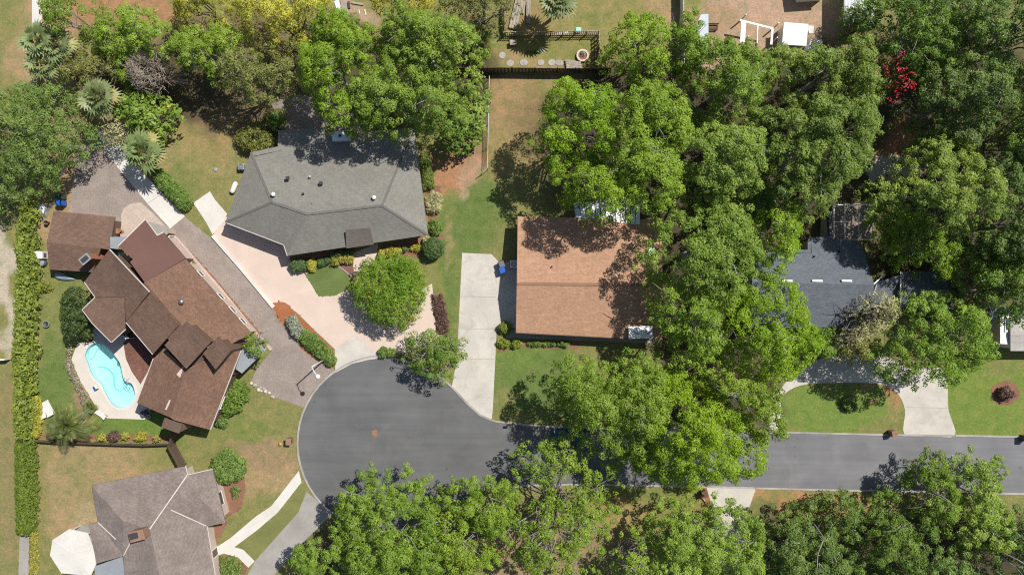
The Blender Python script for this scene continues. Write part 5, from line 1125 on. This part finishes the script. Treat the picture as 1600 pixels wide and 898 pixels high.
shrub('shrub', 'yellow-green weedy shrub on the lawn below the garage', (70, 447), (9, 8), .9, 'leaf_hedge', .1, clump=.25, dens=.6)
# ---------------------------------------------------------------- fences and walls
def board_fence(label, pts, h, mat='dark_wood', post=2.4, th=.05, rail='brown_wood', name='fence'):
    P = [W(*p) for p in pts]; f = thing(name, label, 'fence', P[0])
    bm_ = MB()
    for a, b in zip(P, P[1:]):
        d = b - a; n_ = max(1, int(d.length / .16)); u = d.normalized(); rz = math.atan2(u.y, u.x)
        for k in range(n_):
            c = a + d * ((k + .5) / n_); bm_.box(c + Vector((0, 0, h / 2 + .03 * math.sin(k * 2.7))), (d.length / n_ - .012, th * .5, h), rz)
        m_ = max(1, round(d.length / post)); side = Vector((-u.y, u.x, 0))
        for k in range(m_ + 1): MB().box(a + d * (k / m_) + side * .07 + Vector((0, 0, (h + .05) / 2)), (.1, .1, h + .05), rz).build('post', M_[rail], f)
        for zz in (.3, h - .25): MB().bar(a + side * .05 + Vector((0, 0, zz)), b + side * .05 + Vector((0, 0, zz)), .05, .09).build('rail', M_[rail], f)
    bm_.build('boards', M_[mat], f)
    return f
board_fence('dark wooden board fence below the pool yard', [(48, 686), (90, 689), (180, 692), (230, 693.5), (272, 692)], 1.1, 'brown_wood')
board_fence('tall brown fence panel between the brown house and the weathered roof', [(282, 668), (274, 692), (291, 724)], 2.2, 'brown_wood')
board_fence('long dark board fence at the back of the brown lawn', [(714, 113), (800, 113), (870, 114), (952, 114)], 1.9, 'dark_wood')
tf = thing('trellis_fence', 'weathered open trellis fence on the upper side of the vegetable yard', 'fence', W(788, 58))
def trellis(f, pts, h):
    m1 = MB(); m2 = MB()
    for a, b in zip(pts, pts[1:]):
        a, b = W(*a), W(*b); d = b - a; n_ = max(2, int(d.length / .22))
        for k in range(n_ + 1): m1.box(a + d * (k / n_) + Vector((0, 0, h / 2)), (.07, .03, h), math.atan2(d.y, d.x))
        for zz in (.15, h * .5, h - .06): m2.bar(a + Vector((0, .03, zz)), b + Vector((0, .03, zz)), .05, .1)
        for k in range(5): m2.box(a + d * (k / 4) + Vector((0, 0, h / 2)), (.12, .12, h + .1), 0)
    m1.build('slats', M_['weathered_wood'], f); m2.build('frame', M_['weathered_wood'], f)
trellis(tf, [(787, 57), (860, 56), (934, 55)], 1.5)
tf = thing('trellis_fence', 'weathered trellis fence on the right side of the vegetable yard', 'fence', W(934, 55)); trellis(tf, [(934, 55.5), (934, 82), (934, 112)], 1.6)
board_fence('pale fence left of the wood pile in the vegetable yard', [(787.5, 10), (788, 55)], 1.3, 'weathered_wood')
board_fence('tall white fence beside the bare yard at the top', [(1062, -20), (1063, 60), (1064, 112)], 2.0, 'white_paint', rail='white_paint')
board_fence('white fence panel at the far left beyond the hedge', [(-15, 562), (18, 561)], 1.4, 'white_paint', rail='white_paint')
cf = thing('chain_link_fence', 'thin chain-link fence running down the brown lawn', 'fence', W(764, 124))
A, B, Cc = W(765, 124), W(762, 266), W(753, 272); mp_ = MB(); mr = MB(); mw = MB()
for a, b in ((A, B), (B, Cc)):
    d = b - a; n_ = max(1, round(d.length / 2.4))
    for k in range(n_ + 1): mp_.tube([a + d * (k / n_), a + d * (k / n_) + Vector((0, 0, 1.45))], .035, 7)
    mr.tube([a + Vector((0, 0, 1.4)), b + Vector((0, 0, 1.4))], .03, 6); u = d.normalized()
    for k in range(int(d.length / .14)):
        p = a + u * k * .14
        for sg in (-1, 1):
            q = p + u * sg * 1.3
            if 0 <= (q - a).dot(u) <= d.length: mw.tube([p + Vector((0, 0, .05)), q + Vector((0, 0, 1.35))], .009, 3, False)
mp_.build('posts', M_['grey_metal'], cf); mr.build('top_rail', M_['grey_metal'], cf); mw.build('mesh', M_['grey_metal'], cf, fix=False)

# ---------------------------------------------------------------- street furniture
lp = thing('street_lamp', 'tall slender street lamp at the edge of the paved driveway', 'street lamp', W(508, 561))
b0 = W(508, 561); tp = Vector((b0.x + .12, b0.y - .22, 6.8))
MB().tube([b0, b0.lerp(tp, .5), tp], [.10, .085, .065], 10).build('pole', M_['concrete_white'], lp, True)
hd = tp + Vector((.62, -.95, .12))
MB().tube([tp - Vector((0, 0, .1)), tp.lerp(hd, .5) + Vector((0, 0, .12)), hd], [.05, .045, .04], 8).build('arm', M_['white_paint'], lp, True)
hm = MB(); hm.lathe(hd + Vector((.06, -.1, -.1)), [(.10, -.12), (.26, -.06), (.27, .04), (.18, .16), (.06, .22)], 14); hm.build('lamp_head', M_['white_paint'], lp, True)
MB().lathe(hd + Vector((.06, -.1, -.3)), [(.12, 0), (.2, .06), (.2, .1)], 12).build('lens', M_['skylight_glass'], lp, True)
MB().lathe(b0, [(.2, 0), (.2, .06), (.13, .12)], 12).build('base', M_['concrete_grey'], lp)
def mailbox(label, px, post='brick_wall', rz=0.0, kind='brick'):
    b = W(*px); o = thing('mailbox', label, 'mailbox', b)
    if kind == 'brick':
        MB().box(b + Vector((0, 0, .55)), (.55, .66, 1.1), rz).build('pillar', M_[post], o); MB().box(b + Vector((0, 0, 1.14)), (.64, .76, .09), rz).build('cap', M_[post], o)
        f = Vector((math.cos(rz), math.sin(rz), 0)); MB().box(b + f * .29 + Vector((0, 0, .85)), (.05, .3, .26), rz).build('box_door', M_['dark_metal'], o)
    else:
        MB().box(b + Vector((0, 0, .55)), (.1, .1, 1.1), rz).build('post', M_['brown_wood'], o); MB().box(b + Vector((0, 0, 1.2)), (.5, .22, .26), rz, .8).build('letter_box', M_['black_plastic'], o)
        MB().box(b + Vector((0, .125, 1.3)), (.12, .02, .1), rz).build('flag', M_['orange_paint'], o)
mailbox('brick pillar mailbox on the left kerb of the cul-de-sac', (455, 687))
mailbox('brick pillar mailbox beside the wide concrete drive on the street', (1391, 675), rz=.2)
mailbox('black post mailbox at the corner of the green lawn and street', (797, 661), kind='post')
mailbox('dark pillar mailbox beside the short concrete drive below the street', (1098, 768), 'brown_wood', .3)
mailbox('mailbox on the kerb at the right edge of the street', (1597, 683), 'brown_wood')
pk = thing('pumpkin', 'small orange pumpkin on the dry grass near the brick mailbox', 'pumpkin', W(438.5, 693))
vs = []
pb = W(438.5, 693); MB().lathe(pb, [(.06, 0), (.18, .05), (.23, .15), (.18, .25), (.05, .28)], 14).build('body', M_['orange_plastic'], pk, True); MB().tube([pb + Vector((0, 0, .26)), pb + Vector((.04, .02, .36))], [.03, .02], 6).build('stem', M_['bark'], pk)
tag(MB().bar(W(1096, 773, .5), W(1104, 786, .1), .14, .04).build('plank', M_['weathered_wood']), 'pale plank leaning in the red bed beside the short concrete drive', 'plank')
vb = thing('capped_pipe', 'small white capped pipe on the short concrete drive', 'pipe', W(1119, 775)); MB().lathe(W(1119, 775), [(.14, 0), (.14, .35), (.2, .36), (.16, .46)], 12).build('pipe', M_['white_paint'], vb, True); MB().lathe(W(1119, 775), [(.3, .012), (.3, .05), (.22, .07)], 12).build('collar', M_['concrete_grey'], vb)
sheet('paint_mark', [(581, 672), (589, 671), (590, 680), (585, 682), (581, 679)], .0105, M_['road_paint'], rough=.05)

# ---------------------------------------------------------------- parked car under the street oak
def car(label, px, rz):
    c = W(*px); o = thing('parked_car', label, 'car', c); cs, sn = math.cos(rz), math.sin(rz)
    def T(x, y, z): return (c.x + x * cs - y * sn, c.y + x * sn + y * cs, z + .006)
    secs = [(-2.2, .55, .45, .62), (-2.1, .82, .3, .8), (-1.5, .9, .24, .92), (-.4, .92, .22, .95), (.7, .92, .22, .95), (1.4, .9, .24, .86), (2.0, .82, .3, .72), (2.2, .55, .42, .6)]
    vs = []; fs = []
    for x, w, zb, zt in secs:
        for y, z in ((-w * .9, zb), (-w, zb + .2), (-w * .97, zt - .12), (-w * .82, zt), (w * .82, zt), (w * .97, zt - .12), (w, zb + .2), (w * .9, zb)): vs.append(T(x, y, z))
    for i in range(len(secs) - 1):
        for k in range(8): fs.append((i * 8 + k, i * 8 + (k + 1) % 8, (i + 1) * 8 + (k + 1) % 8, (i + 1) * 8 + k))
    fs += [tuple(range(8)), tuple((len(secs) - 1) * 8 + k for k in range(7, -1, -1))]
    MB().add(vs, fs).build('body', M_['car_paint'], o, True)
    def hoop(x, w, z): return [T(x, -w, z), T(x, w, z)]
    g = MB(); q = [hoop(1.15, .74, .86), hoop(.35, .6, 1.42), hoop(-1.05, .6, 1.44), hoop(-1.85, .72, .9)]
    r0 = [hoop(.33, .62, 1.425), hoop(-1.03, .62, 1.445)]
    MB().add([*q[0], *q[1]], [(0, 1, 3, 2)]).build('windscreen', M_['car_glass'], o); MB().add([*q[2], *q[3]], [(0, 1, 3, 2)]).build('rear_window', M_['car_glass'], o)
    for s_ in (0, 1): MB().add([q[0][s_], q[1][s_], q[2][s_], q[3][s_]], [(0, 1, 2, 3)]).build('side_window', M_['car_glass'], o)
    cy = MB(); cy.add([*r0[0], *r0[1]] + [(p[0], p[1], p[2] + .04) for p in (*r0[0], *r0[1])], [(0, 1, 3, 2), (4, 6, 7, 5), (0, 4, 5, 1), (2, 3, 7, 6), (0, 2, 6, 4), (1, 5, 7, 3)]); cy.build('car_roof', M_['car_paint'], o)
    for x in (-1.35, 1.35):
        for y in (-.84, .84):
            w = MB(); a = Vector(T(x, y - .1, .33)); b = Vector(T(x, y + .1, .33)); w.tube([a, b], .33, 18); w = w.build('wheel', M_['rubber'], o)
            MB().tube([a.lerp(b, -.03), a.lerp(b, 1.03)], .2, 14).build('rim', M_['steel'], w)
    for y in (-.6, .6):
        MB().box(T(2.06, y, .68), (.16, .34, .13), rz).build('headlight', M_['white_metal'], o); MB().box(T(-2.1, y, .74), (.12, .34, .14), rz).build('tail_light', M_['orange_paint'], o); MB().box(T(.85, y * 1.63, .98), (.14, .2, .13), rz).build('mirror', M_['car_paint'], o)
car('dark teal car parked at the upper kerb in the shade of the lawn oak', (893, 681), R(178))

# ---------------------------------------------------------------- bins and equipment
def bin_(label, px, mat, rz=0.0, group=None, h=1.05):
    b = W(*px); o = thing('wheelie_bin', label, 'bin', b, 0, group)
    MB().box(b + Vector((0, 0, h / 2 + .06)), (.52, .62, h), rz, 1.18).build('body', M_[mat], o)
    MB().box(b + Vector((0, 0, h + .1)), (.66, .78, .09), rz, .9).build('lid', M_[mat], o)
    f = Vector((-math.sin(rz), math.cos(rz), 0)); s_ = Vector((math.cos(rz), math.sin(rz), 0))
    MB().bar(b + f * .42 - s_ * .22 + Vector((0, 0, h + .02)), b + f * .42 + s_ * .22 + Vector((0, 0, h + .02)), .05, .05).build('handle', M_['black_plastic'], o)
    for sg in (-1, 1):
        a = b + f * .28 + s_ * sg * .27 + Vector((0, 0, .12)); MB().tube([a - s_ * .04, a + s_ * .04], .12, 12).build('wheel', M_['rubber'], o)
bin_('dark green wheelie bin beside the garage, above the blue one', (100.5, 308.5), 'green_plastic', R(90)); bin_('blue wheelie bin beside the garage, below the dark green one', (101, 318.5), 'blue_plastic', R(90))
bin_('blue wheelie bin beside the concrete drive of the orange-roofed house', (785, 422), 'blue_plastic', R(15)); bin_('grey bin behind the blue bin on the concrete drive', (784, 413), 'grey_plastic', R(20))
def ac_unit(label, px, mat='grey_metal', s_=.85, rz=0.0):
    b = W(*px); o = thing('air_conditioner', label, 'air conditioner', b)
    MB().box(b + Vector((0, 0, .06)), (s_ + .2, s_ + .2, .12), rz).build('pad', M_['concrete_grey'], o); MB().box(b + Vector((0, 0, .5)), (s_, s_, .76), rz).build('cabinet', M_[mat], o, bevel=.03)
    g = MB(); c = b + Vector((0, 0, .89))
    for rr in (.12, .22, .32): g.ribbon([c + Vector((rr * math.cos(a), rr * math.sin(a), 0)) for a in np.arange(0, 6.28, .35)], .03, c.z, c.z + .03, True)
    g.build('fan_grille', M_['dark_metal'], o)
ac_unit('air conditioner beside the orange-roofed house wall', (802.5, 413), 'white_metal')
ac_unit('small air conditioner beside the olive shrub at the left rear of the grey house', (380, 262), 'grey_metal', .7)
pt_ = thing('propane_tank', 'white elongated tank lying against the left wall of the grey house', 'tank', W(366, 293)); a_, b_ = W(369, 284, .45), W(362, 302, .45); u = (b_ - a_).normalized()
MB().tube([a_ - u * .0, a_ + u * .08, a_ + u * .25, b_ - u * .25, b_ - u * .08, b_], [.08, .22, .3, .3, .22, .08], 14).build('body', M_['white_paint'], pt_, True)
for t in (.25, .75): MB().box(a_.lerp(b_, t) - Vector((0, 0, .3)), (.5, .12, .3), math.atan2(u.y, u.x) + R(90)).build('foot', M_['grey_metal'], pt_)
ac_unit('grey pool pump unit at the lower corner of the pool deck', (229, 644), 'grey_plastic', .6, .5)
eq = thing('storage_cabinet', 'white storage cabinet between the hedge and the garage', 'cabinet', W(66, 399))
b = W(66, 399); MB().box(b + Vector((0, 0, .62)), (1.45, .85, 1.24), 0).build('body', M_['white_paint'], eq, bevel=.06); MB().box(b + Vector((-.05, 0, 1.28)), (1.5, .9, .08), 0, .94).build('lid', M_['white_paint'], eq, bevel=.02); MB().box(b + Vector((.76, 0, .75)), (.04, .5, .5), 0).build('panel', M_['grey_plastic'], eq)
dr = thing('drum', 'dark round drum in front of the white storage cabinet', 'drum', W(70, 411)); MB().lathe(W(70, 411), [(.36, 0), (.4, .1), (.4, .7), (.36, .78)], 16).build('body', M_['grey_plastic'], dr, True); MB().lathe(W(70, 411) + Vector((0, 0, .79)), [(.34, 0), (.3, .04)], 14).build('lid', M_['grey_metal'], dr)
dr = thing('plant_pot', 'black bucket standing on the dirt beside the garage', 'bucket', W(75.5, 349)); MB().lathe(W(75.5, 349), [(.2, 0), (.27, .5), (.29, .52), (.24, .53), (.18, .08)], 14).build('body', M_['black_plastic'], dr, True); MB().lathe(W(75.5, 349) + Vector((0, 0, .09)), [(.17, 0), (.17, .02)], 12).build('soil', M_['mulch'], dr)
for px, mat, lab, pts in (((66, 326), 'white_metal', 'crumpled white sheet on the dirt beside the hedge', [(-.4, -.5), (.2, -.55), (.35, .1), (.3, .6), (-.1, .5), (-.45, .2)]), ((71, 330), 'grey_plastic', 'dark grey tarp lying beside the white sheet by the hedge', [(-.35, -.7), (.15, -.75), (.3, -.1), (.75, .55), (.3, .75), (.0, .1)])):
    c = W(*px); tm = MB(); vs = [(c.x, c.y, .22)] + [(c.x + x, c.y + y, .04 + .05 * (i % 2)) for i, (x, y) in enumerate(pts)]; tm.add(vs + [(v[0], v[1], v[2] - .03) for v in vs], [(0, i + 1, (i + 1) % 6 + 1) for i in range(6)] + [(7, 7 + (i + 1) % 6 + 1, 7 + i + 1) for i in range(6)] + [(i + 1, i + 8, (i + 1) % 6 + 8, (i + 1) % 6 + 1) for i in range(6)]); tag(tm.build('tarpaulin', M_[mat]), lab, 'tarp')
# upturned kayak
ky = thing('kayak', 'upturned pale blue kayak lying along the garage wall', 'kayak', W(103, 433)); c = W(103, 433); u = Vector((1, -.22, 0)).normalized(); s_ = Vector((-u.y, u.x, 0))
vs = []; fs = []; prof = [(-1.2, .12, .2), (-1.1, .34, .38), (-.7, .46, .5), (-.1, .42, .5), (.6, .28, .42), (1.05, .14, .3), (1.2, .03, .2)]
for x, w, h in prof:
    for a in np.linspace(0, math.pi, 9): vs.append(c + u * x + s_ * w * math.cos(a) + Vector((0, 0, .05 + h * math.sin(a))))
for i in range(len(prof) - 1):
    for k in range(8): fs.append((i * 9 + k, i * 9 + k + 1, (i + 1) * 9 + k + 1, (i + 1) * 9 + k))
    fs.append((i * 9 + 8, i * 9, (i + 1) * 9, (i + 1) * 9 + 8))
fs += [tuple(range(8, -1, -1)), tuple(6 * 9 + k for k in range(9))]
MB().add(vs, fs).build('hull', M_['pale_blue_hull'], ky, True); MB().tube([c + u * -1.1 + Vector((0, 0, .46)), c + Vector((0, 0, .57)), c + u * 1.05 + Vector((0, 0, .38))], .03, 6).build('keel', M_['grey_metal'], ky)
# wooden crates and pots by the garage corner
bx = thing('wooden_planter', 'terracotta-coloured planter box at the garage corner on the cream paving', 'planter', W(181, 357)); MB().box(W(181, 357) + Vector((0, 0, .3)), (.75, 1.1, .6), R(-6), 1.05).build('box', M_['terracotta'], bx); MB().box(W(181, 357) + Vector((0, 0, .62)), (.6, .9, .04), R(-6)).build('soil', M_['mulch'], bx)
po = thing('birdbath', 'slim rust-coloured birdbath standing on the cream paving', 'birdbath', W(191, 362)); b = W(191, 362); MB().tube([b, b + Vector((0, 0, 1.0))], [.09, .05], 10).build('pedestal', M_['terracotta'], po, True); MB().lathe(b + Vector((0, 0, 1.0)), [(.06, 0), (.3, .1), (.34, .16), (.26, .12), (.05, .08)], 16).build('bowl', M_['terracotta'], po, True); MB().lathe(b, [(.25, 0), (.25, .06), (.1, .12)], 12).build('base', M_['terracotta'], po)
fb = thing('fire_bowl', 'dark round fire bowl on the green lawn beside the hedge', 'fire bowl', W(75, 506)); b = W(75, 506); MB().lathe(b, [(.12, .0), (.14, .12), (.34, .3), (.38, .42), (.33, .42), (.2, .3), (.04, .26)], 16).build('bowl', M_['dark_metal'], fb, True); MB().ribbon([b + Vector((.36 * math.cos(a), .36 * math.sin(a), 0)) for a in np.arange(0, 6.28, .4)], .06, .41, .45, True).build('rim', M_['grey_metal'], fb)
td = thing('toy', 'round red and white toy on the dirt beside the paved drive', 'toy', W(104, 266)); b = W(104, 266); MB().lathe(b, [(.05, 0), (.22, .08), (.28, .25), (.2, .42), (.04, .5)], 14).build('body', M_['orange_paint'], td, True); MB().lathe(b + Vector((0, 0, .22)), [(.285, 0), (.285, .08)], 14).build('band', M_['white_paint'], td)
bd = thing('wooden_board', 'grey wooden board beside the round toy near the paved drive', 'board', W(98, 267)); MB().box(W(98, 267) + Vector((0, 0, .06)), (.5, .9, .06), .1).build('plank', M_['weathered_wood'], bd); MB().box(W(98, 267) + Vector((0, 0, .02)), (.4, .1, .06), .1).build('batten', M_['brown_wood'], bd)
# sun loungers
def lounger(label, px, rz, L=1.9, Wd=.68, group=None):
    c = W(*px); o = thing('sun_lounger', label, 'sun lounger', c, 0, group); cs, sn = math.cos(rz), math.sin(rz)
    def T(x, y, z): return Vector((c.x + x * cs - y * sn, c.y + x * sn + y * cs, z))
    m1 = MB(); 
    for k in range(9): m1.box(T(-L / 2 + .1 + k * (L * .62) / 9, 0, .36), (L * .62 / 9 - .02, Wd, .04), rz)
    m1.build('seat', M_['white_paint'], o); m2 = MB()
    for k in range(6):
        t = (k + .5) / 6; m2.box(T(L * .14 + t * L * .36, 0, .38 + t * .28), (L * .06 - .015, Wd, .04), rz, 1, -R(22))
    m2.build('backrest', M_['white_paint'], o)
    MB().bar(T(-L / 2, Wd / 2, .32), T(L / 2, Wd / 2, .32), .05, .07).bar(T(-L / 2, -Wd / 2, .32), T(L / 2, -Wd / 2, .32), .05, .07).build('frame', M_['cream_wall'], o)
    for x in (-L / 2 + .15, L / 2 - .15):
        for y in (-Wd / 2 + .05, Wd / 2 - .05): MB().box(T(x, y, .15), (.06, .06, .3), rz).build('leg', M_['cream_wall'], o)
lounger('white slatted sun lounger nearest the tall hedge, behind the feathery palm', (67, 641), R(-66), 1.9, .85); lounger('cream slatted sun lounger on the pool side of the white one', (78, 637), R(-62), 1.9, .8); lounger('white sun lounger on the lower edge of the pool deck', (160, 646), R(-33), 1.5, .55)
pc_ = thing('pool_chair', 'small white and blue folding chair on the pool deck', 'chair', W(152, 605)); b = W(152, 605)
MB().box(b + Vector((0, 0, .4)), (.5, .5, .05), R(30)).build('seat', M_['blue_plastic'], pc_); MB().box(b + Vector((.2, .14, .66)), (.06, .5, .5), R(30)).build('backrest', M_['white_paint'], pc_)
for sx, sy in ((1, 1), (1, -1), (-1, 1), (-1, -1)):
    v = Vector((.2 * sx * math.cos(R(30)) - .2 * sy * math.sin(R(30)), .2 * sx * math.sin(R(30)) + .2 * sy * math.cos(R(30)), .19)); MB().box(b + v, (.04, .04, .38), R(30)).build('leg', M_['white_metal'], pc_)
bg_ = thing('planter_pot', 'small white pot below the grey pool pump', 'pot', W(234, 650)); MB().lathe(W(234, 650), [(.14, 0), (.22, .3), (.24, .34), (.18, .33), (.1, .1)], 12).build('body', M_['white_paint'], bg_, True); MB().lathe(W(234, 650) + Vector((0, 0, .26)), [(.17, 0), (.16, .02)], 10).build('soil', M_['mulch'], bg_)

# ---------------------------------------------------------------- vegetable yard and the rubble by the bamboo
for k, (a, b, w, lab) in enumerate([((812, 0), (801, 46), .95, 'long pale plank pile lying left of the palm'), ((818, 4), (815, 22), .6, 'short grey plank pile right of the long pale one'), ((826, 2), (825, 38), .5, 'grey plank pile half in the palm shadow')]):
    o = thing('plank_stack', lab, 'planks', W(*a)); A_, B_ = W(*a), W(*b); d = (B_ - A_); s_ = Vector((-d.y, d.x, 0)).normalized()
    for j in range(3): MB().bar(A_ + s_ * (j - 1) * w / 3 + Vector((0, 0, .28 + .03 * j)), B_ + s_ * (j - 1) * w / 3 + Vector((0, 0, .3 - .03 * j)), w / 3 - .03, .08).build('board', M_['weathered_wood'], o)
    MB().bar(A_.lerp(B_, .2) - s_ * w * .5 + Vector((0, 0, .12)), A_.lerp(B_, .2) + s_ * w * .5 + Vector((0, 0, .12)), .12, .2).build('bearer', M_['brown_wood'], o)
pl = thing('ring_planter', 'round whitish planter ring with a small plant in the vegetable yard', 'planter', W(910, 88)); b = W(910, 88); MB().ribbon([b + Vector((.62 * math.cos(a), .62 * math.sin(a), 0)) for a in np.arange(0, 6.28, .2)], .2, 0, .38, True).build('rim', M_['cream_wall'], pl); MB().lathe(b, [(.55, 0), (.5, .25)], 16).build('soil', M_['mulch'], pl)
rg = np.random.default_rng(4); V, ix = leaves(np.array([[b.x + .05, b.y + .2, .5]]), np.array([.28]), .8, np.array([60]), .08, .5, rg); leafmesh('plant', V, rg.uniform(0, 1, 60), 'leaf_grey', pl)
pa = thing('pallet', 'weathered wooden pallet bench in the corner of the vegetable yard', 'pallet', W(896, 103)); b = W(896, 103); rz = R(-9)
for k in range(4): MB().box(b + Vector((math.sin(-rz) * (k - 1.5) * .27 * -1, (k - 1.5) * .27, .34)), (1.85, .23, .05), rz).build('slat', M_['weathered_wood'], pa)
for x in (-.7, .7): MB().box(b + Vector((x, -x * .15, .16)), (.12, 1.0, .3), rz).build('bearer', M_['brown_wood'], pa)
tb = thing('table', 'small weathered side table in the left of the vegetable yard', 'table', W(802, 69)); b = W(802, 69); MB().box(b + Vector((0, 0, .7)), (.8, .6, .06), .1).build('tabletop', M_['weathered_wood'], tb)
for sx in (-.32, .32):
    for sy in (-.22, .22): MB().box(b + Vector((sx, sy, .34)), (.07, .07, .68), .1).build('leg', M_['weathered_wood'], tb)
tl = thing('storage_tub', 'pale teal tub beside the trellis at the vegetable yard', 'tub', W(903.5, 49)); b = W(903.5, 49); MB().box(b + Vector((0, 0, .28)), (.5, .42, .56), 0, 1.1).build('body', M_['teal_plastic'], tl); MB().box(b + Vector((0, 0, .58)), (.6, .52, .06), 0).build('lid', M_['teal_plastic'], tl)
sheet('white_ledge', [(868, 52), (888, 49.5), (889, 53), (868, 54)], .02, M_['concrete_white'])
src = None
for k, (x, y) in enumerate([(785, 87), (797, 99), (818, 98), (845, 98), (862, 98), (874, 98.5), (846, 79)]):
    if src is None:
        src = tag(MB().lathe((0, 0, 0), [(.42, 0), (.40, .05), (.36, .06)], 14).build('stepping_stone', M_['stone']), None, None); o = src
    else: o = src.copy(); COL.objects.link(o)
    o.location = W(x, y) + Vector((0, 0, .002)); o.scale = (1 + .1 * (k % 3), 1 - .08 * (k % 2), 1)
    tag(o, ['round stepping stone nearest the small side table', 'second stepping stone along the vegetable yard row', 'stepping stone beside the dry twigs in the vegetable yard', 'stepping stone in the middle of the vegetable yard row', 'stepping stone second from the pallet bench', 'stepping stone nearest the pallet bench', 'stepping stone with weeds above the row, middle of yard'][k], 'stepping stone', 'stepping stones in the vegetable yard')
shrub('weeds', 'narrow line of weeds in the middle of the vegetable yard', None, None, .25, 'leaf_oak_dark', .08, cat='plant', clump=.14, dens=.5, stem=False, poly=[(822, 79), (842, 78), (848, 81), (840, 83), (823, 82)])
for k, (a, b, w, h, mat, lab) in enumerate([((526, 2), (532, 22), .55, .12, 'white_metal', 'long white sheet in the rubble beside the large bamboo'), ((536, 0), (542, 26), .7, .1, 'weathered_wood', 'pale board in the rubble right of the white sheet'), ((549, 5), (568, 8), .18, .16, 'weathered_wood', 'log lying across the upper end of the rubble'), ((517, 24), (520, 28), .4, .4, 'white_paint', 'small white block beside the large bamboo'), ((561, 16), (562, 22), .1, .06, 'white_paint', 'short white stick on the bare dirt'), ((570, 15), (572, 24), .1, .06, 'white_paint', 'longer white stick near the olive-yellow treetop'), ((545, 4), (546, 14), .25, .25, 'dark_metal', 'dark metal piece between the boards of the rubble')]):
    tag(MB().bar(W(*a) + Vector((0, 0, h / 2 + .02)), W(*b) + Vector((0, 0, h / 2 + .02)), w, h).build(['sheet_panel', 'board', 'log', 'block', 'stick', 'stick', 'scrap_metal'][k], M_[mat]), lab, ['panel', 'board', 'log', 'block', 'stick', 'stick', 'scrap'][k])
bn = thing('garden_bench', 'brown slatted bench under the oaks by the left bare yard edge', 'bench', W(1112, 45)); b = W(1112, 45)
for k in range(3): MB().box(b + Vector((0, -.2 + k * .2, .45)), (1.3, .15, .04)).build('slat', M_['brown_wood'], bn)
MB().box(b + Vector((0, .32, .7)), (1.3, .04, .4)).build('backrest', M_['brown_wood'], bn)
for sx in (-.55, .55): MB().box(b + Vector((sx, 0, .22)), (.07, .5, .43)).build('leg', M_['brown_wood'], bn)
pt_ = thing('patio_chair', 'white chair on the brick patio behind the grey house', 'chair', W(446, 173)); b = W(446, 173); MB().box(b + Vector((0, 0, .42)), (.45, .45, .05)).build('seat', M_['white_paint'], pt_); MB().box(b + Vector((0, .22, .68)), (.45, .05, .5)).build('backrest', M_['white_paint'], pt_)
for sx in (-.18, .18):
    for sy in (-.18, .18): MB().box(b + Vector((sx, sy, .2)), (.04, .04, .4)).build('leg', M_['white_paint'], pt_)
up = thing('utility_box', 'small dark utility cover on the lawn left of the grey house', 'utility cover', W(337, 265)); MB().lathe(W(337, 265), [(.22, 0), (.22, .08), (.16, .12)], 12).build('lid', M_['grey_metal'], up)
shc = thing('rock_pile', 'row of pale edging rocks along the lower side of the paved drive', 'rocks', W(405, 605))
rk = np.random.default_rng(9)
for k in range(14):
    t = k / 13; c = W(394 + 34 * t + rk.normal() * 1.5, 598 + 22 * t + rk.normal() * 1.5); rr = rk.uniform(.12, .26)
    MB().lathe(c, [(rr * .8, 0), (rr, rr * .35), (rr * .7, rr * .75), (rr * .1, rr * .9)], 7).build('rock', M_['stone' if k % 2 else 'cream_wall'], shc)
